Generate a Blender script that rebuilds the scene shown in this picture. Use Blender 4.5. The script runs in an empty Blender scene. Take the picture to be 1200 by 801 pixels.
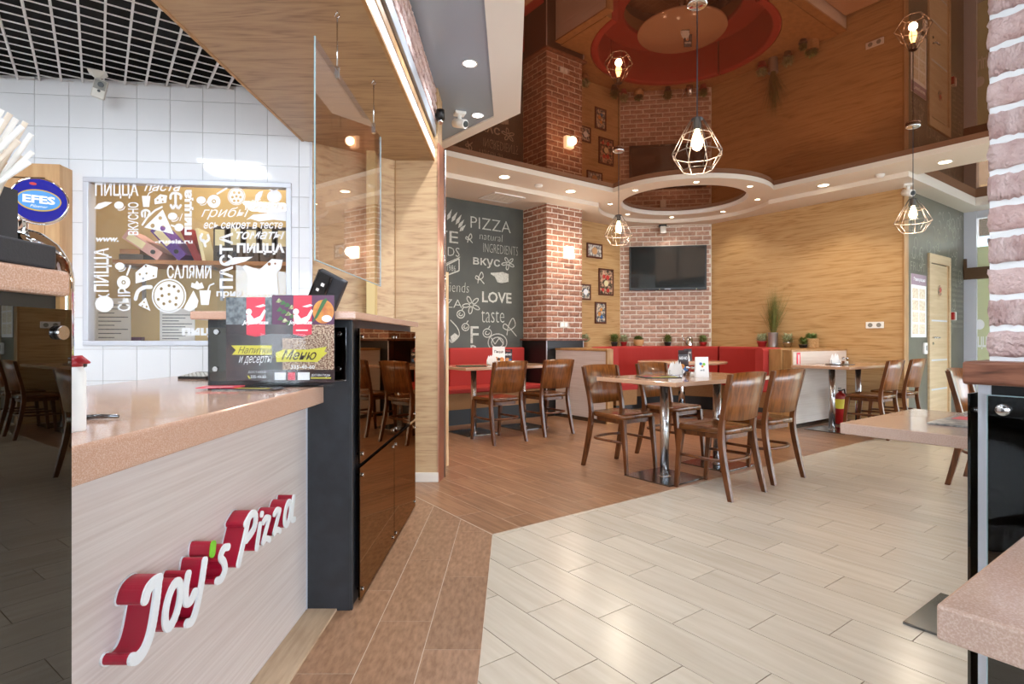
import bpy, bmesh, math, random
from mathutils import Vector, Matrix
from mathutils.geometry import tessellate_polygon

random.seed(7)
R = math.radians
scene = bpy.context.scene
COL = scene.collection

# ------------------------------------------------------------------ camera, world, exposure
cam_d = bpy.data.cameras.new('camera')
cam_d.sensor_width = 36.0
cam_d.lens = 658 / 1200 * 36.0
cam_d.shift_y = -3.5 / 1200
cam_d.clip_start = 0.02
cam = bpy.data.objects.new('camera', cam_d)
cam.location = (0, 0, 1.08)
cam.rotation_euler = (R(90), 0, 0)
COL.objects.link(cam)
scene.camera = cam

world = bpy.data.worlds.new('world')
scene.world = world
world.use_nodes = True
bg = world.node_tree.nodes['Background']
bg.inputs[0].default_value = (0.80, 0.90, 1.0, 1)
bg.inputs[1].default_value = 11.0

scene.view_settings.view_transform = 'Standard'
scene.view_settings.look = 'None'
scene.view_settings.gamma = 1
scene.view_settings.use_curve_mapping = False
scene.view_settings.exposure = 0.0

W_DOWN, W_RING, W_GREY, W_PEND, W_SCONCE, W_BACKROOM, W_FILL = 60, 16, 60, 22, 9, 13, 16
WARM, COOL, NEUT = (1.0, 0.86, 0.68), (0.86, 0.93, 1.0), (1.0, 0.94, 0.84)

# ------------------------------------------------------------------ frames
DR = R(36.4)                     # the dining hall is turned by this against the counter
CU, SU = math.cos(DR), math.sin(DR)
def W(a, b, z=0.0):              # dining hall coordinates -> world
    return Vector((a * CU - b * SU, a * SU + b * CU, z))

# ------------------------------------------------------------------ materials
def lin(h):
    h = h.lstrip('#')
    out = []
    for i in (0, 2, 4):
        c = int(h[i:i + 2], 16) / 255
        out.append(c / 12.92 if c <= 0.04045 else ((c + 0.055) / 1.055) ** 2.4)
    return (*out, 1.0)

def mat(name, col, rough=0.5, metal=0.0, col2=None, scale=(1, 1, 1), nscale=5.0, detail=4.0, dist=0.0,
        ramp=(0.35, 0.65), rot=(0, 0, 0), bump=0.0, bscale=None, rnd=0.0, spec=0.5, coat=0.0, emit=0.0, fine=0.0, coatrough=0.03):
    m = bpy.data.materials.new(name)
    m.use_nodes = True
    nt = m.node_tree
    N, L = nt.nodes, nt.links
    p = N['Principled BSDF']
    c = lin(col)
    p.inputs['Base Color'].default_value = c
    p.inputs['Roughness'].default_value = rough
    p.inputs['Metallic'].default_value = metal
    p.inputs['Specular IOR Level'].default_value = spec
    p.inputs['Coat Weight'].default_value = coat
    p.inputs['Coat Roughness'].default_value = coatrough
    if emit:
        p.inputs['Emission Color'].default_value = c
        p.inputs['Emission Strength'].default_value = emit
    if not (col2 or bump or rnd):
        return m
    tc = N.new('ShaderNodeTexCoord')
    mp = N.new('ShaderNodeMapping')
    mp.inputs['Scale'].default_value = scale
    mp.inputs['Rotation'].default_value = rot
    vec = tc.outputs['Object']
    oi = None
    if rnd:
        oi = N.new('ShaderNodeObjectInfo')
        ml = N.new('ShaderNodeMath'); ml.operation = 'MULTIPLY'; ml.inputs[1].default_value = 37.0
        L.new(oi.outputs['Random'], ml.inputs[0])
        ad = N.new('ShaderNodeVectorMath'); ad.operation = 'ADD'
        L.new(vec, ad.inputs[0]); L.new(ml.outputs[0], ad.inputs[1])
        vec = ad.outputs[0]
    L.new(vec, mp.inputs['Vector'])
    nz = N.new('ShaderNodeTexNoise')
    nz.inputs['Scale'].default_value = nscale
    nz.inputs['Detail'].default_value = detail
    nz.inputs['Distortion'].default_value = dist
    L.new(mp.outputs[0], nz.inputs['Vector'])
    fac = nz.outputs['Fac']
    colout = None
    if col2:
        rp = N.new('ShaderNodeValToRGB')
        rp.color_ramp.elements[0].position = ramp[0]
        rp.color_ramp.elements[1].position = ramp[1]
        rp.color_ramp.elements[0].color = c
        rp.color_ramp.elements[1].color = lin(col2)
        L.new(fac, rp.inputs[0])
        colout = rp.outputs[0]
    if rnd:
        mr = N.new('ShaderNodeMapRange')
        mr.inputs['To Min'].default_value = 1 - rnd
        mr.inputs['To Max'].default_value = 1 + rnd
        L.new(oi.outputs['Random'], mr.inputs['Value'])
        mx = N.new('ShaderNodeMix'); mx.data_type = 'RGBA'; mx.blend_type = 'MULTIPLY'
        mx.inputs['Factor'].default_value = 1
        if colout: L.new(colout, mx.inputs['A'])
        else: mx.inputs['A'].default_value = c
        L.new(mr.outputs[0], mx.inputs['B'])
        colout = mx.outputs['Result']
    if colout: L.new(colout, p.inputs['Base Color'])
    if bump:
        bp = N.new('ShaderNodeBump')
        bp.inputs['Strength'].default_value = bump
        bp.inputs['Distance'].default_value = 0.02
        src = fac
        if bscale:
            n2 = N.new('ShaderNodeTexNoise')
            n2.inputs['Scale'].default_value = bscale
            n2.inputs['Detail'].default_value = 6
            L.new(mp.outputs[0], n2.inputs['Vector'])
            src = n2.outputs['Fac']
        L.new(src, bp.inputs['Height'])
        L.new(bp.outputs[0], p.inputs['Normal'])
    return m

def wood(name, c1, c2, c3, rough=0.4, scale=(1, 1, 1), ring=5.0, coat=0.0, rnd=0.0):
    """straight grain with cathedral figure; the grain runs along the local axis with the small scale"""
    m = bpy.data.materials.new(name)
    m.use_nodes = True
    nt = m.node_tree; N, L = nt.nodes, nt.links
    p = N['Principled BSDF']
    p.inputs['Roughness'].default_value = rough
    p.inputs['Coat Weight'].default_value = coat
    tc = N.new('ShaderNodeTexCoord')
    vec = tc.outputs['Object']
    if rnd:
        oi = N.new('ShaderNodeObjectInfo')
        ml = N.new('ShaderNodeMath'); ml.operation = 'MULTIPLY'; ml.inputs[1].default_value = 23.0
        L.new(oi.outputs['Random'], ml.inputs[0])
        ad = N.new('ShaderNodeVectorMath'); ad.operation = 'ADD'
        L.new(vec, ad.inputs[0]); L.new(ml.outputs[0], ad.inputs[1]); vec = ad.outputs[0]
    mp = N.new('ShaderNodeMapping'); mp.inputs['Scale'].default_value = scale
    L.new(vec, mp.inputs['Vector'])
    n1 = N.new('ShaderNodeTexNoise'); n1.inputs['Scale'].default_value = 1.0
    n1.inputs['Detail'].default_value = 2; n1.inputs['Distortion'].default_value = 0.6
    L.new(mp.outputs[0], n1.inputs['Vector'])
    mu = N.new('ShaderNodeMath'); mu.operation = 'MULTIPLY'; mu.inputs[1].default_value = ring
    L.new(n1.outputs['Fac'], mu.inputs[0])
    fr = N.new('ShaderNodeMath'); fr.operation = 'PINGPONG'; fr.inputs[1].default_value = 0.5
    L.new(mu.outputs[0], fr.inputs[0])
    n2 = N.new('ShaderNodeTexNoise'); n2.inputs['Scale'].default_value = 9.0
    n2.inputs['Detail'].default_value = 5
    L.new(mp.outputs[0], n2.inputs['Vector'])
    a = N.new('ShaderNodeMath'); a.operation = 'MULTIPLY_ADD'; a.inputs[1].default_value = 0.9
    L.new(fr.outputs[0], a.inputs[0]); L.new(n2.outputs['Fac'], a.inputs[2])
    rp = N.new('ShaderNodeValToRGB')
    e = rp.color_ramp.elements
    e[0].position = 0.36; e[0].color = lin(c3)
    e[1].position = 0.95; e[1].color = lin(c1)
    k = e.new(0.60); k.color = lin(c2)
    L.new(a.outputs[0], rp.inputs[0])
    L.new(rp.outputs[0], p.inputs['Base Color'])
    return m

def thin_glass(name, tint='#ffffff', f0=0.045, refl='#ffffff', k=1.0):
    """sheet glass: clear or tinted body, mirror skin rising towards grazing view (Schlick)"""
    m = bpy.data.materials.new(name); m.use_nodes = True
    nt = m.node_tree; N, L = nt.nodes, nt.links
    N.remove(N['Principled BSDF'])
    t = N.new('ShaderNodeBsdfTransparent'); t.inputs[0].default_value = lin(tint)
    g = N.new('ShaderNodeBsdfGlossy'); g.inputs['Roughness'].default_value = 0.01; g.inputs[0].default_value = lin(refl)
    lw = N.new('ShaderNodeLayerWeight'); lw.inputs[0].default_value = 0.5
    pw = N.new('ShaderNodeMath'); pw.operation = 'POWER'; pw.inputs[1].default_value = 5.0
    L.new(lw.outputs['Facing'], pw.inputs[0])
    ad = N.new('ShaderNodeMath'); ad.operation = 'MULTIPLY_ADD'; ad.use_clamp = True
    ad.inputs[1].default_value = (1 - f0) * k; ad.inputs[2].default_value = f0
    L.new(pw.outputs[0], ad.inputs[0])
    mx = N.new('ShaderNodeMixShader')
    L.new(ad.outputs[0], mx.inputs[0]); L.new(t.outputs[0], mx.inputs[1]); L.new(g.outputs[0], mx.inputs[2])
    L.new(mx.outputs[0], N['Material Output'].inputs[0])
    return m

def tinted_mirror(name, base, refl, fac, rough=0.015):
    """lacquered glossy film: diffuse body under a tinted mirror-like skin"""
    m = bpy.data.materials.new(name); m.use_nodes = True
    nt = m.node_tree; N, L = nt.nodes, nt.links
    N.remove(N['Principled BSDF'])
    d = N.new('ShaderNodeBsdfDiffuse'); d.inputs[0].default_value = lin(base)
    g = N.new('ShaderNodeBsdfGlossy'); g.inputs[0].default_value = lin(refl); g.inputs['Roughness'].default_value = rough
    mx = N.new('ShaderNodeMixShader'); mx.inputs[0].default_value = fac
    L.new(d.outputs[0], mx.inputs[1]); L.new(g.outputs[0], mx.inputs[2])
    L.new(mx.outputs[0], N['Material Output'].inputs[0])
    return m

M = {}
M['grout_dark'] = mat('grout_dark', '#8a7663', 0.8)
M['grout_light'] = mat('grout_light', '#d8cbba', 0.8)
M['tile_beige'] = mat('tile_beige', '#d6ccbc', 0.24, col2='#c7bba8', scale=(14, 1.2, 1), nscale=2.2, detail=6, ramp=(0.3, 0.75), rnd=0.05)
M['tile_brown'] = mat('tile_brown', '#a67d5e', 0.30, col2='#8a6347', scale=(22, 1.6, 1), nscale=2.0, detail=8, ramp=(0.38, 0.62), rnd=0.10)
M['tile_strip'] = mat('tile_strip', '#ac8669', 0.34, col2='#8c684d', scale=(16, 5, 1), nscale=4.0, detail=9, ramp=(0.34, 0.68), rnd=0.08)
M['tile_white'] = mat('tile_white', '#e9ebf0', 0.05, rnd=0.012, bump=0.012, nscale=1.6, spec=0.7)
M['grout_white'] = mat('grout_white', '#c4c2c2', 0.8)
M['plaster'] = mat('plaster', '#e0d6ca', 0.6)
M['plaster_white'] = mat('plaster_white', '#e6e4e2', 0.6)
M['ceil_grey'] = mat('ceil_grey', '#9caabb', 0.22, spec=0.6)
M['ceil_brown'] = tinted_mirror('ceil_brown', '#5f3826', '#a5826c', 0.56, 0.012)
M['oak_wall'] = wood('oak_wall', '#c5a172', '#bc9563', '#a47d4c', 0.42, (0.55, 3.0, 7.5), 7.0)
M['oak_light'] = wood('oak_light', '#c3a37c', '#b99670', '#a3805c', 0.45, (0.9, 3.0, 8.0), 6.0)
M['oak_shaded'] = wood('oak_shaded', '#b0916c', '#a48362', '#8a6a4c', 0.42, (1.0, 9.0, 3.0), 6.0)  # the bar oak again, with the soffit's shade mixed into its colours
M['oak_trim'] = mat('oak_trim', '#b58a5a', 0.4, col2='#a07648', scale=(4, 4, 1), nscale=4)
M['ash_panel'] = mat('ash_panel', '#ddd3cf', 0.38, col2='#cdbfba', scale=(60, 1.0, 60), nscale=2.2, detail=6, ramp=(0.3, 0.7))
M['ash_panel_d'] = mat('ash_panel_d', '#d8cdc2', 0.42, col2='#c9bbae', scale=(1.0, 60, 60), nscale=2.2, detail=6, ramp=(0.3, 0.7))
M['stone'] = mat('stone', '#c39880', 0.10, col2='#d8b8a6', nscale=420, detail=2, ramp=(0.42, 0.68), spec=0.6)
M['stone_top'] = mat('stone_top', '#c0a292', 0.09, col2='#d2b9ab', nscale=420, detail=2, ramp=(0.42, 0.68), spec=0.6)
M['black_panel'] = mat('black_panel', '#22252a', 0.42, col2='#2c3037', nscale=14, detail=8, ramp=(0.4, 0.75))
M['black'] = mat('black', '#141416', 0.35)
M['black_soft'] = mat('black_soft', '#2a2b31', 0.55, bump=0.05, nscale=300)
M['dark_glass'] = thin_glass('dark_glass', '#6d5a46', 0.26, '#d9b690')
M['dark_glass_deep'] = thin_glass('dark_glass_deep', '#54503f', 0.10)
M['glass'] = thin_glass('glass', '#ffffff', 0.04)
M['acrylic'] = thin_glass('acrylic', '#f8f5f5', 0.06, '#ffffff', 0.8)
M['glass_edge'] = mat('glass_edge', '#9fb7bd', 0.2)
M['steel'] = mat('steel', '#c9cacc', 0.16, metal=1.0)
M['steel_dark'] = mat('steel_dark', '#7d7f83', 0.18, metal=1.0)
M['chrome'] = mat('chrome', '#e6e8ea', 0.05, metal=1.0)
M['brushed'] = mat('brushed', '#d4d5d7', 0.24, metal=1.0)
M['copper'] = mat('copper', '#c9927a', 0.28, metal=0.8)
M['alu'] = mat('alu', '#b9bec6', 0.35, metal=0.7)
M['alu_white'] = mat('alu_white', '#cfd2dc', 0.4, metal=0.2)
M['led'] = mat('led', '#e3edf8', 0.5, emit=0.85)
M['lamp_warm'] = mat('lamp_warm', '#ffeeca', 0.5, emit=12.0)
M['lamp_cool'] = mat('lamp_cool', '#f2f8ff', 0.5, emit=14.0)
M['sconce_glass'] = mat('sconce_glass', '#fff1d8', 0.5, emit=4.0)
M['bulb'] = mat('bulb', '#ffd9a0', 0.3, emit=22.0)
M['chalk_wall'] = mat('chalk_wall', '#4a4d4a', 0.62, col2='#555852', nscale=3, detail=8, ramp=(0.35, 0.7))
M['chalk_wall_r'] = mat('chalk_wall_r', '#5a574b', 0.4, col2='#656154', nscale=3, detail=8, ramp=(0.35, 0.7))
M['chalk'] = mat('chalk', '#c8c9c2', 0.9, col2='#8c8d87', nscale=70, detail=2, ramp=(0.45, 0.8))
M['chalk_soft'] = mat('chalk_soft', '#a7a698', 0.9)
M['brick'] = mat('brick', '#ad806b', 0.85, col2='#865846', nscale=22, detail=8, ramp=(0.35, 0.75), rnd=0.22, bump=0.25, bscale=60)
M['brick_tv'] = mat('brick_tv', '#c6a390', 0.85, col2='#a67f6d', nscale=22, detail=8, ramp=(0.35, 0.75), rnd=0.14, bump=0.25, bscale=60)
M['brick_pink'] = mat('brick_pink', '#e2cac7', 0.85, col2='#bd9893', nscale=16, detail=10, ramp=(0.32, 0.72), rnd=0.07, bump=1.0, bscale=60)
M['mortar'] = mat('mortar', '#e2dacd', 0.9, bump=0.2, nscale=60)
M['mortar_white'] = mat('mortar_white', '#eceef0', 0.9, bump=0.2, nscale=60)
M['chair_wood'] = wood('chair_wood', '#6f3f1e', '#5a3014', '#371d0c', 0.30, (9, 9, 1.4), 4.0, coat=0.15)
M['chair_back'] = wood('chair_back', '#8a5226', '#744017', '#4d290d', 0.28, (9, 6, 1.6), 6.0, coat=0.25)
M['chair_seat'] = wood('chair_seat', '#7c4a26', '#663c1b', '#42230f', 0.25, (7, 1.2, 4), 4.0, coat=0.25)
M['ledge_wood'] = wood('ledge_wood', '#8a5a44', '#6e4230', '#472818', 0.4, (9, 1.6, 14), 5.0)
M['oak_grey'] = mat('oak_grey', '#c4ab8e', 0.5, col2='#ab9175', scale=(14, 1.6, 1), nscale=3, detail=6)
M['pine'] = mat('pine', '#e0bd90', 0.5, col2='#cfa472', scale=(8, 8, 1), nscale=3)
M['table_top'] = mat('table_top', '#c79d80', 0.14, col2='#d6b296', nscale=180, detail=2, ramp=(0.40, 0.7), coat=0.3)
M['red_fabric'] = mat('red_fabric', '#ac2c26', 0.75, bump=0.08, nscale=400)
M['tan_fabric'] = mat('tan_fabric', '#a87d52', 0.8, col2='#8c6540', nscale=150, detail=3, bump=0.08)
M['plinth'] = mat('plinth', '#2b2d2e', 0.5)
M['red_letter'] = mat('red_letter', '#a31230', 0.35)
M['white_acrylic'] = mat('white_acrylic', '#e9edf0', 0.3)
M['green'] = mat('green', '#7cc832', 0.4)
M['paper'] = mat('paper', '#f1f1ef', 0.7)
M['decal'] = mat('decal', '#f2f3f6', 0.5)
M['beige_wall'] = mat('beige_wall', '#cdb27d', 0.7)
M['cabinet_wood'] = mat('cabinet_wood', '#cda477', 0.45, col2='#bd9062', scale=(10, 10, 1), nscale=2.5)
M['groove'] = mat('groove', '#5a4129', 0.7)
M['grid_bar'] = mat('grid_bar', '#d8d6d8', 0.4)
M['void_shade'] = mat('void_shade', '#08090b', 0.9)  # near-black colour stands in for the shade above the grid
M['screen'] = mat('screen', '#232a2c', 0.06, spec=0.7, coat=0.6)
M['frame_brown'] = mat('frame_brown', '#5b2f20', 0.45)
M['leaf'] = mat('leaf', '#5f7a3a', 0.6, col2='#9aa86a', nscale=60, ramp=(0.4, 0.65))
M['leaf_dark'] = mat('leaf_dark', '#4a6430', 0.6, col2='#8a8f45', nscale=60, ramp=(0.4, 0.7))
M['leaf_pale'] = mat('leaf_pale', '#7c8f5c', 0.6, col2='#d6d6b4', nscale=70, ramp=(0.4, 0.6))
M['grass'] = mat('grass', '#5d6a30', 0.6, col2='#80793d', nscale=20)
M['pot_red'] = mat('pot_red', '#a8242c', 0.35)
M['pot_black'] = mat('pot_black', '#26282a', 0.5)
M['pot_clay'] = mat('pot_clay', '#c89a6a', 0.7)
M['wicker'] = mat('wicker', '#c99f6d', 0.8, col2='#a67c4c', scale=(1, 1, 3), nscale=60, ramp=(0.4, 0.6), bump=0.3)
M['soil'] = mat('soil', '#3a2a1e', 0.9)
M['ext_red'] = mat('ext_red', '#a81e1c', 0.3)
M['yellow'] = mat('yellow', '#e3cf3c', 0.5)
M['menu_yellow'] = mat('menu_yellow', '#ddd44e', 0.5)
M['menu_dark'] = mat('menu_dark', '#2b2226', 0.2, col2='#4a3a3c', nscale=9, detail=3)
M['menu_grey'] = mat('menu_grey', '#7d868c', 0.25, col2='#4d555b', nscale=60, detail=4)
M['menu_red'] = mat('menu_red', '#e03a52', 0.3)
M['menu_purple'] = mat('menu_purple', '#5f2f55', 0.3)
M['menu_orange'] = mat('menu_orange', '#e2a045', 0.3, col2='#c66f3a', nscale=30)
M['menu_food'] = mat('menu_food', '#6b4030', 0.3, col2='#d7bfa5', nscale=160, detail=3, ramp=(0.4, 0.62))
M['menu_leaf'] = mat('menu_leaf', '#3c6e3a', 0.3)
M['folder_pink'] = mat('folder_pink', '#d9a79c', 0.5)
M['folder_purple'] = mat('folder_purple', '#5a2d8c', 0.4)
M['folder_red'] = mat('folder_red', '#8d2228', 0.5)
M['folder_dark'] = mat('folder_dark', '#4a4038', 0.5)
M['folder_cream'] = mat('folder_cream', '#e8dcae', 0.5)
M['folder_teal'] = mat('folder_teal', '#2f8f92', 0.5)
M['shelf_wood'] = mat('shelf_wood', '#a9713f', 0.5)
M['efes_blue'] = mat('badge_blue', '#16208f', 0.15, coat=0.5)
M['efes_light'] = mat('badge_light', '#5a9ad8', 0.2)
M['gold'] = mat('gold', '#d9b33c', 0.3, metal=0.5)
M['magazine'] = mat('magazine', '#50565c', 0.3, col2='#c8c4be', nscale=30, detail=4, ramp=(0.4, 0.7))
M['blue'] = mat('blue', '#2f6fb5', 0.4)
M['door_wood'] = mat('door_wood', '#cfb896', 0.4, col2='#c3a983', scale=(1, 1, 14), nscale=2)
M['poster_head'] = mat('poster_head', '#a38a98', 0.5)
M['poster_pic'] = mat('poster_pic', '#e6ddc4', 0.6, col2='#cfa98a', nscale=40, ramp=(0.45, 0.75))
M['pic_a'] = mat('pic_a', '#6f6a66', 0.4, col2='#d8d4cc', nscale=26, detail=4, ramp=(0.4, 0.6))
M['pic_b'] = mat('pic_b', '#3d3a2c', 0.4, col2='#d2a78a', nscale=24, detail=4, ramp=(0.42, 0.6))
M['pic_c'] = mat('pic_c', '#3d4a57', 0.4, col2='#d8c8b0', nscale=30, detail=4, ramp=(0.42, 0.6))
M['pic_red'] = mat('pic_red', '#c23a34', 0.4)
M['pavement'] = mat('pavement', '#a9aaa6', 0.9, col2='#96968f', nscale=4)
M['facade'] = mat('facade', '#cfcbb0', 0.9)
M['facade_b'] = mat('facade_b', '#b9c0b8', 0.9)
M['win_dark'] = mat('win_dark', '#6d8690', 0.2)
def film(name, c):
    m = bpy.data.materials.new(name); m.use_nodes = True
    nt = m.node_tree; N, L = nt.nodes, nt.links
    N.remove(N['Principled BSDF'])
    t = N.new('ShaderNodeBsdfTranslucent'); t.inputs[0].default_value = lin(c)
    d = N.new('ShaderNodeBsdfDiffuse'); d.inputs[0].default_value = lin(c)
    a = N.new('ShaderNodeAddShader'); L.new(t.outputs[0], a.inputs[0]); L.new(d.outputs[0], a.inputs[1])
    L.new(a.outputs[0], N['Material Output'].inputs[0])
    return m
M['window_film'] = film('window_film', '#9b9c88')
M['street_wall'] = mat('street_wall', '#e4e0da', 0.7)
M['straw'] = mat('straw', '#f0ece6', 0.5)
M['straw_b'] = mat('straw_paper', '#e3d2bf', 0.6)
M['wire'] = mat('wire', '#5a5f68', 0.35, metal=0.8)
M['wire_copper'] = mat('wire_copper', '#75685f', 0.4, metal=0.5)
M['cable'] = mat('cable', '#2a323c', 0.5)
M['glass_clear'] = thin_glass('glass_clear', '#fcfdfd', 0.010)
M['spice'] = mat('spice', '#8a5a38', 0.7)
M['cctv'] = mat('cctv', '#dcd9d2', 0.4)
M['cctv_grey'] = mat('cctv_grey', '#8d8b84', 0.4)

# ------------------------------------------------------------------ mesh building
class MB:
    def __init__(s): s.v, s.f, s.s = [], [], []
    def add(s, vs, fs, smooth=False, T=None):
        n = len(s.v)
        s.v += [tuple(T @ Vector(q)) for q in vs] if T is not None else [tuple(q) for q in vs]
        s.f += [tuple(i + n for i in q) for q in fs]
        s.s += [smooth] * len(fs)
        return s
    def box(s, x0, x1, y0, y1, z0, z1, T=None):
        v = [(x0, y0, z0), (x1, y0, z0), (x1, y1, z0), (x0, y1, z0), (x0, y0, z1), (x1, y0, z1), (x1, y1, z1), (x0, y1, z1)]
        return s.add(v, [(3, 2, 1, 0), (4, 5, 6, 7), (0, 1, 5, 4), (1, 2, 6, 5), (2, 3, 7, 6), (3, 0, 4, 7)], T=T)
    def prism(s, poly, z0, z1, holes=(), T=None, smooth_side=False):
        loops = [list(poly)] + [list(h) for h in holes]
        def area(l): return sum(l[i][0] * l[(i + 1) % len(l)][1] - l[(i + 1) % len(l)][0] * l[i][1] for i in range(len(l)))
        loops = [l if (area(l) > 0) == (k == 0) else l[::-1] for k, l in enumerate(loops)]
        flat = [q for l in loops for q in l]
        tris = tessellate_polygon([[Vector((q[0], q[1], 0)) for q in l] for l in loops])
        n = len(flat)
        vs = [(q[0], q[1], z0) for q in flat] + [(q[0], q[1], z1) for q in flat]
        fs = []
        for t in tris:
            a, b, c = [flat[i] for i in t]
            cr = (b[0] - a[0]) * (c[1] - a[1]) - (b[1] - a[1]) * (c[0] - a[0])
            t = tuple(t) if cr > 0 else tuple(t[::-1])
            fs.append(tuple(i + n for i in t)); fs.append(t[::-1])
        s.add(vs, fs, False, T)
        m = len(s.v) - 2 * n
        k = 0
        for l in loops:
            c = len(l)
            for i in range(c):
                j = (i + 1) % c
                s.f.append((m + k + i, m + k + j, m + n + k + j, m + n + k + i)); s.s.append(smooth_side)
            k += c
        return s
    def flat(s, poly, fn, holes=()):
        """flat print: polygon mapped by fn(x, y) -> 3d"""
        loops = [list(poly)] + [list(h) for h in holes]
        pts = [q for l in loops for q in l]
        tris = tessellate_polygon([[Vector((q[0], q[1], 0)) for q in l] for l in loops])
        fs = []
        for t in tris:
            a, b, c = [pts[i] for i in t]
            cr = (b[0] - a[0]) * (c[1] - a[1]) - (b[1] - a[1]) * (c[0] - a[0])
            fs.append(tuple(t) if cr > 0 else tuple(t[::-1]))
        return s.add([fn(*q) for q in pts], fs)
    def tube(s, pts, r, seg=8, closed=False, caps=True, T=None):
        pts = [Vector(q) for q in pts]; n = len(pts)
        rs = r if isinstance(r, (list, tuple)) else [r] * n
        tang = []
        for i in range(n):
            if closed: t = pts[(i + 1) % n] - pts[i - 1]
            else: t = pts[min(i + 1, n - 1)] - pts[max(i - 1, 0)]
            tang.append(t.normalized())
        up = Vector((0, 0, 1)) if abs(tang[0].z) < 0.9 else Vector((1, 0, 0))
        nx = tang[0].cross(up).normalized()
        vs, fs = [], []
        for i in range(n):
            t = tang[i]
            nx = (nx - t * nx.dot(t)).normalized()
            ny = t.cross(nx)
            for k in range(seg):
                a = 2 * math.pi * k / seg
                vs.append(pts[i] + (nx * math.cos(a) + ny * math.sin(a)) * rs[i])
        for i in range(n if closed else n - 1):
            j = (i + 1) % n
            for k in range(seg):
                l = (k + 1) % seg
                fs.append((i * seg + k, i * seg + l, j * seg + l, j * seg + k))
        s.add(vs, fs, True, T)
        if caps and not closed:
            o = len(s.v) - len(vs)
            s.f.append(tuple(o + k for k in reversed(range(seg)))); s.s.append(False)
            s.f.append(tuple(o + (n - 1) * seg + k for k in range(seg))); s.s.append(False)
        return s
    def cyl(s, p0, p1, r, seg=20, T=None): return s.tube([p0, p1], r, seg, T=T)
    def lathe(s, prof, seg=24, c=(0, 0, 0), T=None, caps=True):
        vs, fs = [], []
        n = len(prof)
        for k in range(seg):
            a = 2 * math.pi * k / seg
            for r, z in prof: vs.append((c[0] + r * math.cos(a), c[1] + r * math.sin(a), c[2] + z))
        for k in range(seg):
            l = (k + 1) % seg
            for i in range(n - 1): fs.append((k * n + i, l * n + i, l * n + i + 1, k * n + i + 1))
        s.add(vs, fs, True, T)
        o = len(s.v) - len(vs)
        if caps and prof[0][0] > 1e-5: s.f.append(tuple(o + k * n for k in reversed(range(seg)))); s.s.append(False)
        if caps and prof[-1][0] > 1e-5: s.f.append(tuple(o + k * n + n - 1 for k in range(seg))); s.s.append(False)
        return s
    def sweep(s, path, prof, closed=False, T=None, smooth=False):
        """path: list of (point, outward xy normal); prof: closed list of (offset along normal, z)"""
        vs, fs = [], []; n, m = len(path), len(prof)
        for (x, y), (nx, ny) in path:
            for o, z in prof: vs.append((x + nx * o, y + ny * o, z))
        for i in range(n if closed else n - 1):
            j = (i + 1) % n
            for k in range(m):
                l = (k + 1) % m
                fs.append((i * m + k, j * m + k, j * m + l, i * m + l))
        if not closed:
            fs.append(tuple(range(m))); fs.append(tuple((n - 1) * m + k for k in reversed(range(m))))
        return s.add(vs, fs, smooth, T)
    def ball(s, c, r, seg=12, rings=8, sc=(1, 1, 1)):
        prof = [(r * math.sin(math.pi * i / rings), -r * math.cos(math.pi * i / rings)) for i in range(rings + 1)]
        prof[0] = (0, -r); prof[-1] = (0, r)
        T = Matrix.Translation(c) @ Matrix.Diagonal((*sc, 1))
        return s.lathe(prof, seg, T=T)
    def mesh(s, name, m=None):
        me = bpy.data.meshes.new(name)
        me.from_pydata(s.v, [], s.f)
        me.polygons.foreach_set('use_smooth', s.s)
        if m is not None: me.materials.append(M[m] if isinstance(m, str) else m)
        me.update()
        return me
    def build(s, name, m, parent=None, bevel=0, loc=None, rz=None, seg=2):
        o = bpy.data.objects.new(name, s.mesh(name, m))
        COL.objects.link(o)
        if parent is not None: o.parent = parent
        if loc is not None: o.location = loc
        if rz is not None: o.rotation_euler.z = rz
        if bevel:
            b = o.modifiers.new('bevel', 'BEVEL'); b.width = bevel; b.segments = seg; b.limit_method = 'ANGLE'; b.angle_limit = R(40)
        return o

def thing(name, label, cat, loc=(0, 0, 0), rz=0.0, group=None):
    o = bpy.data.objects.new(name, None)
    o.empty_display_size = 0.05
    COL.objects.link(o)
    o.location = loc; o.rotation_euler = (0, 0, rz)
    o['label'] = label; o['category'] = cat
    if group: o['group'] = group
    return o
def tag(o, label, cat, group=None):
    o['label'] = label; o['category'] = cat
    if group: o['group'] = group
    return o
def struct(o):
    o['kind'] = 'structure'
    return o
def dup(root, loc, rz, label, group=None):
    r = root.copy(); COL.objects.link(r); r.location = loc; r.rotation_euler = (0, 0, rz)
    r['label'] = label
    if group: r['group'] = group
    for ch in list(root.children):
        c = ch.copy(); COL.objects.link(c); c.parent = r
        for g in list(ch.children):
            d = g.copy(); COL.objects.link(d); d.parent = c
    return r
def light(kind, parent, loc, watts, col, size=0.1, spot=None, blend=0.5, rot=(0, 0, 0)):
    l = bpy.data.lights.new('light', kind)
    l.energy = watts; l.color = col
    if kind == 'AREA': l.shape = 'DISK'; l.size = size
    else: l.shadow_soft_size = size
    if kind == 'SPOT': l.spot_size = spot; l.spot_blend = blend
    o = bpy.data.objects.new('light', l); COL.objects.link(o)
    o.parent = parent; o.location = loc; o.rotation_euler = rot
    return o

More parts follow.
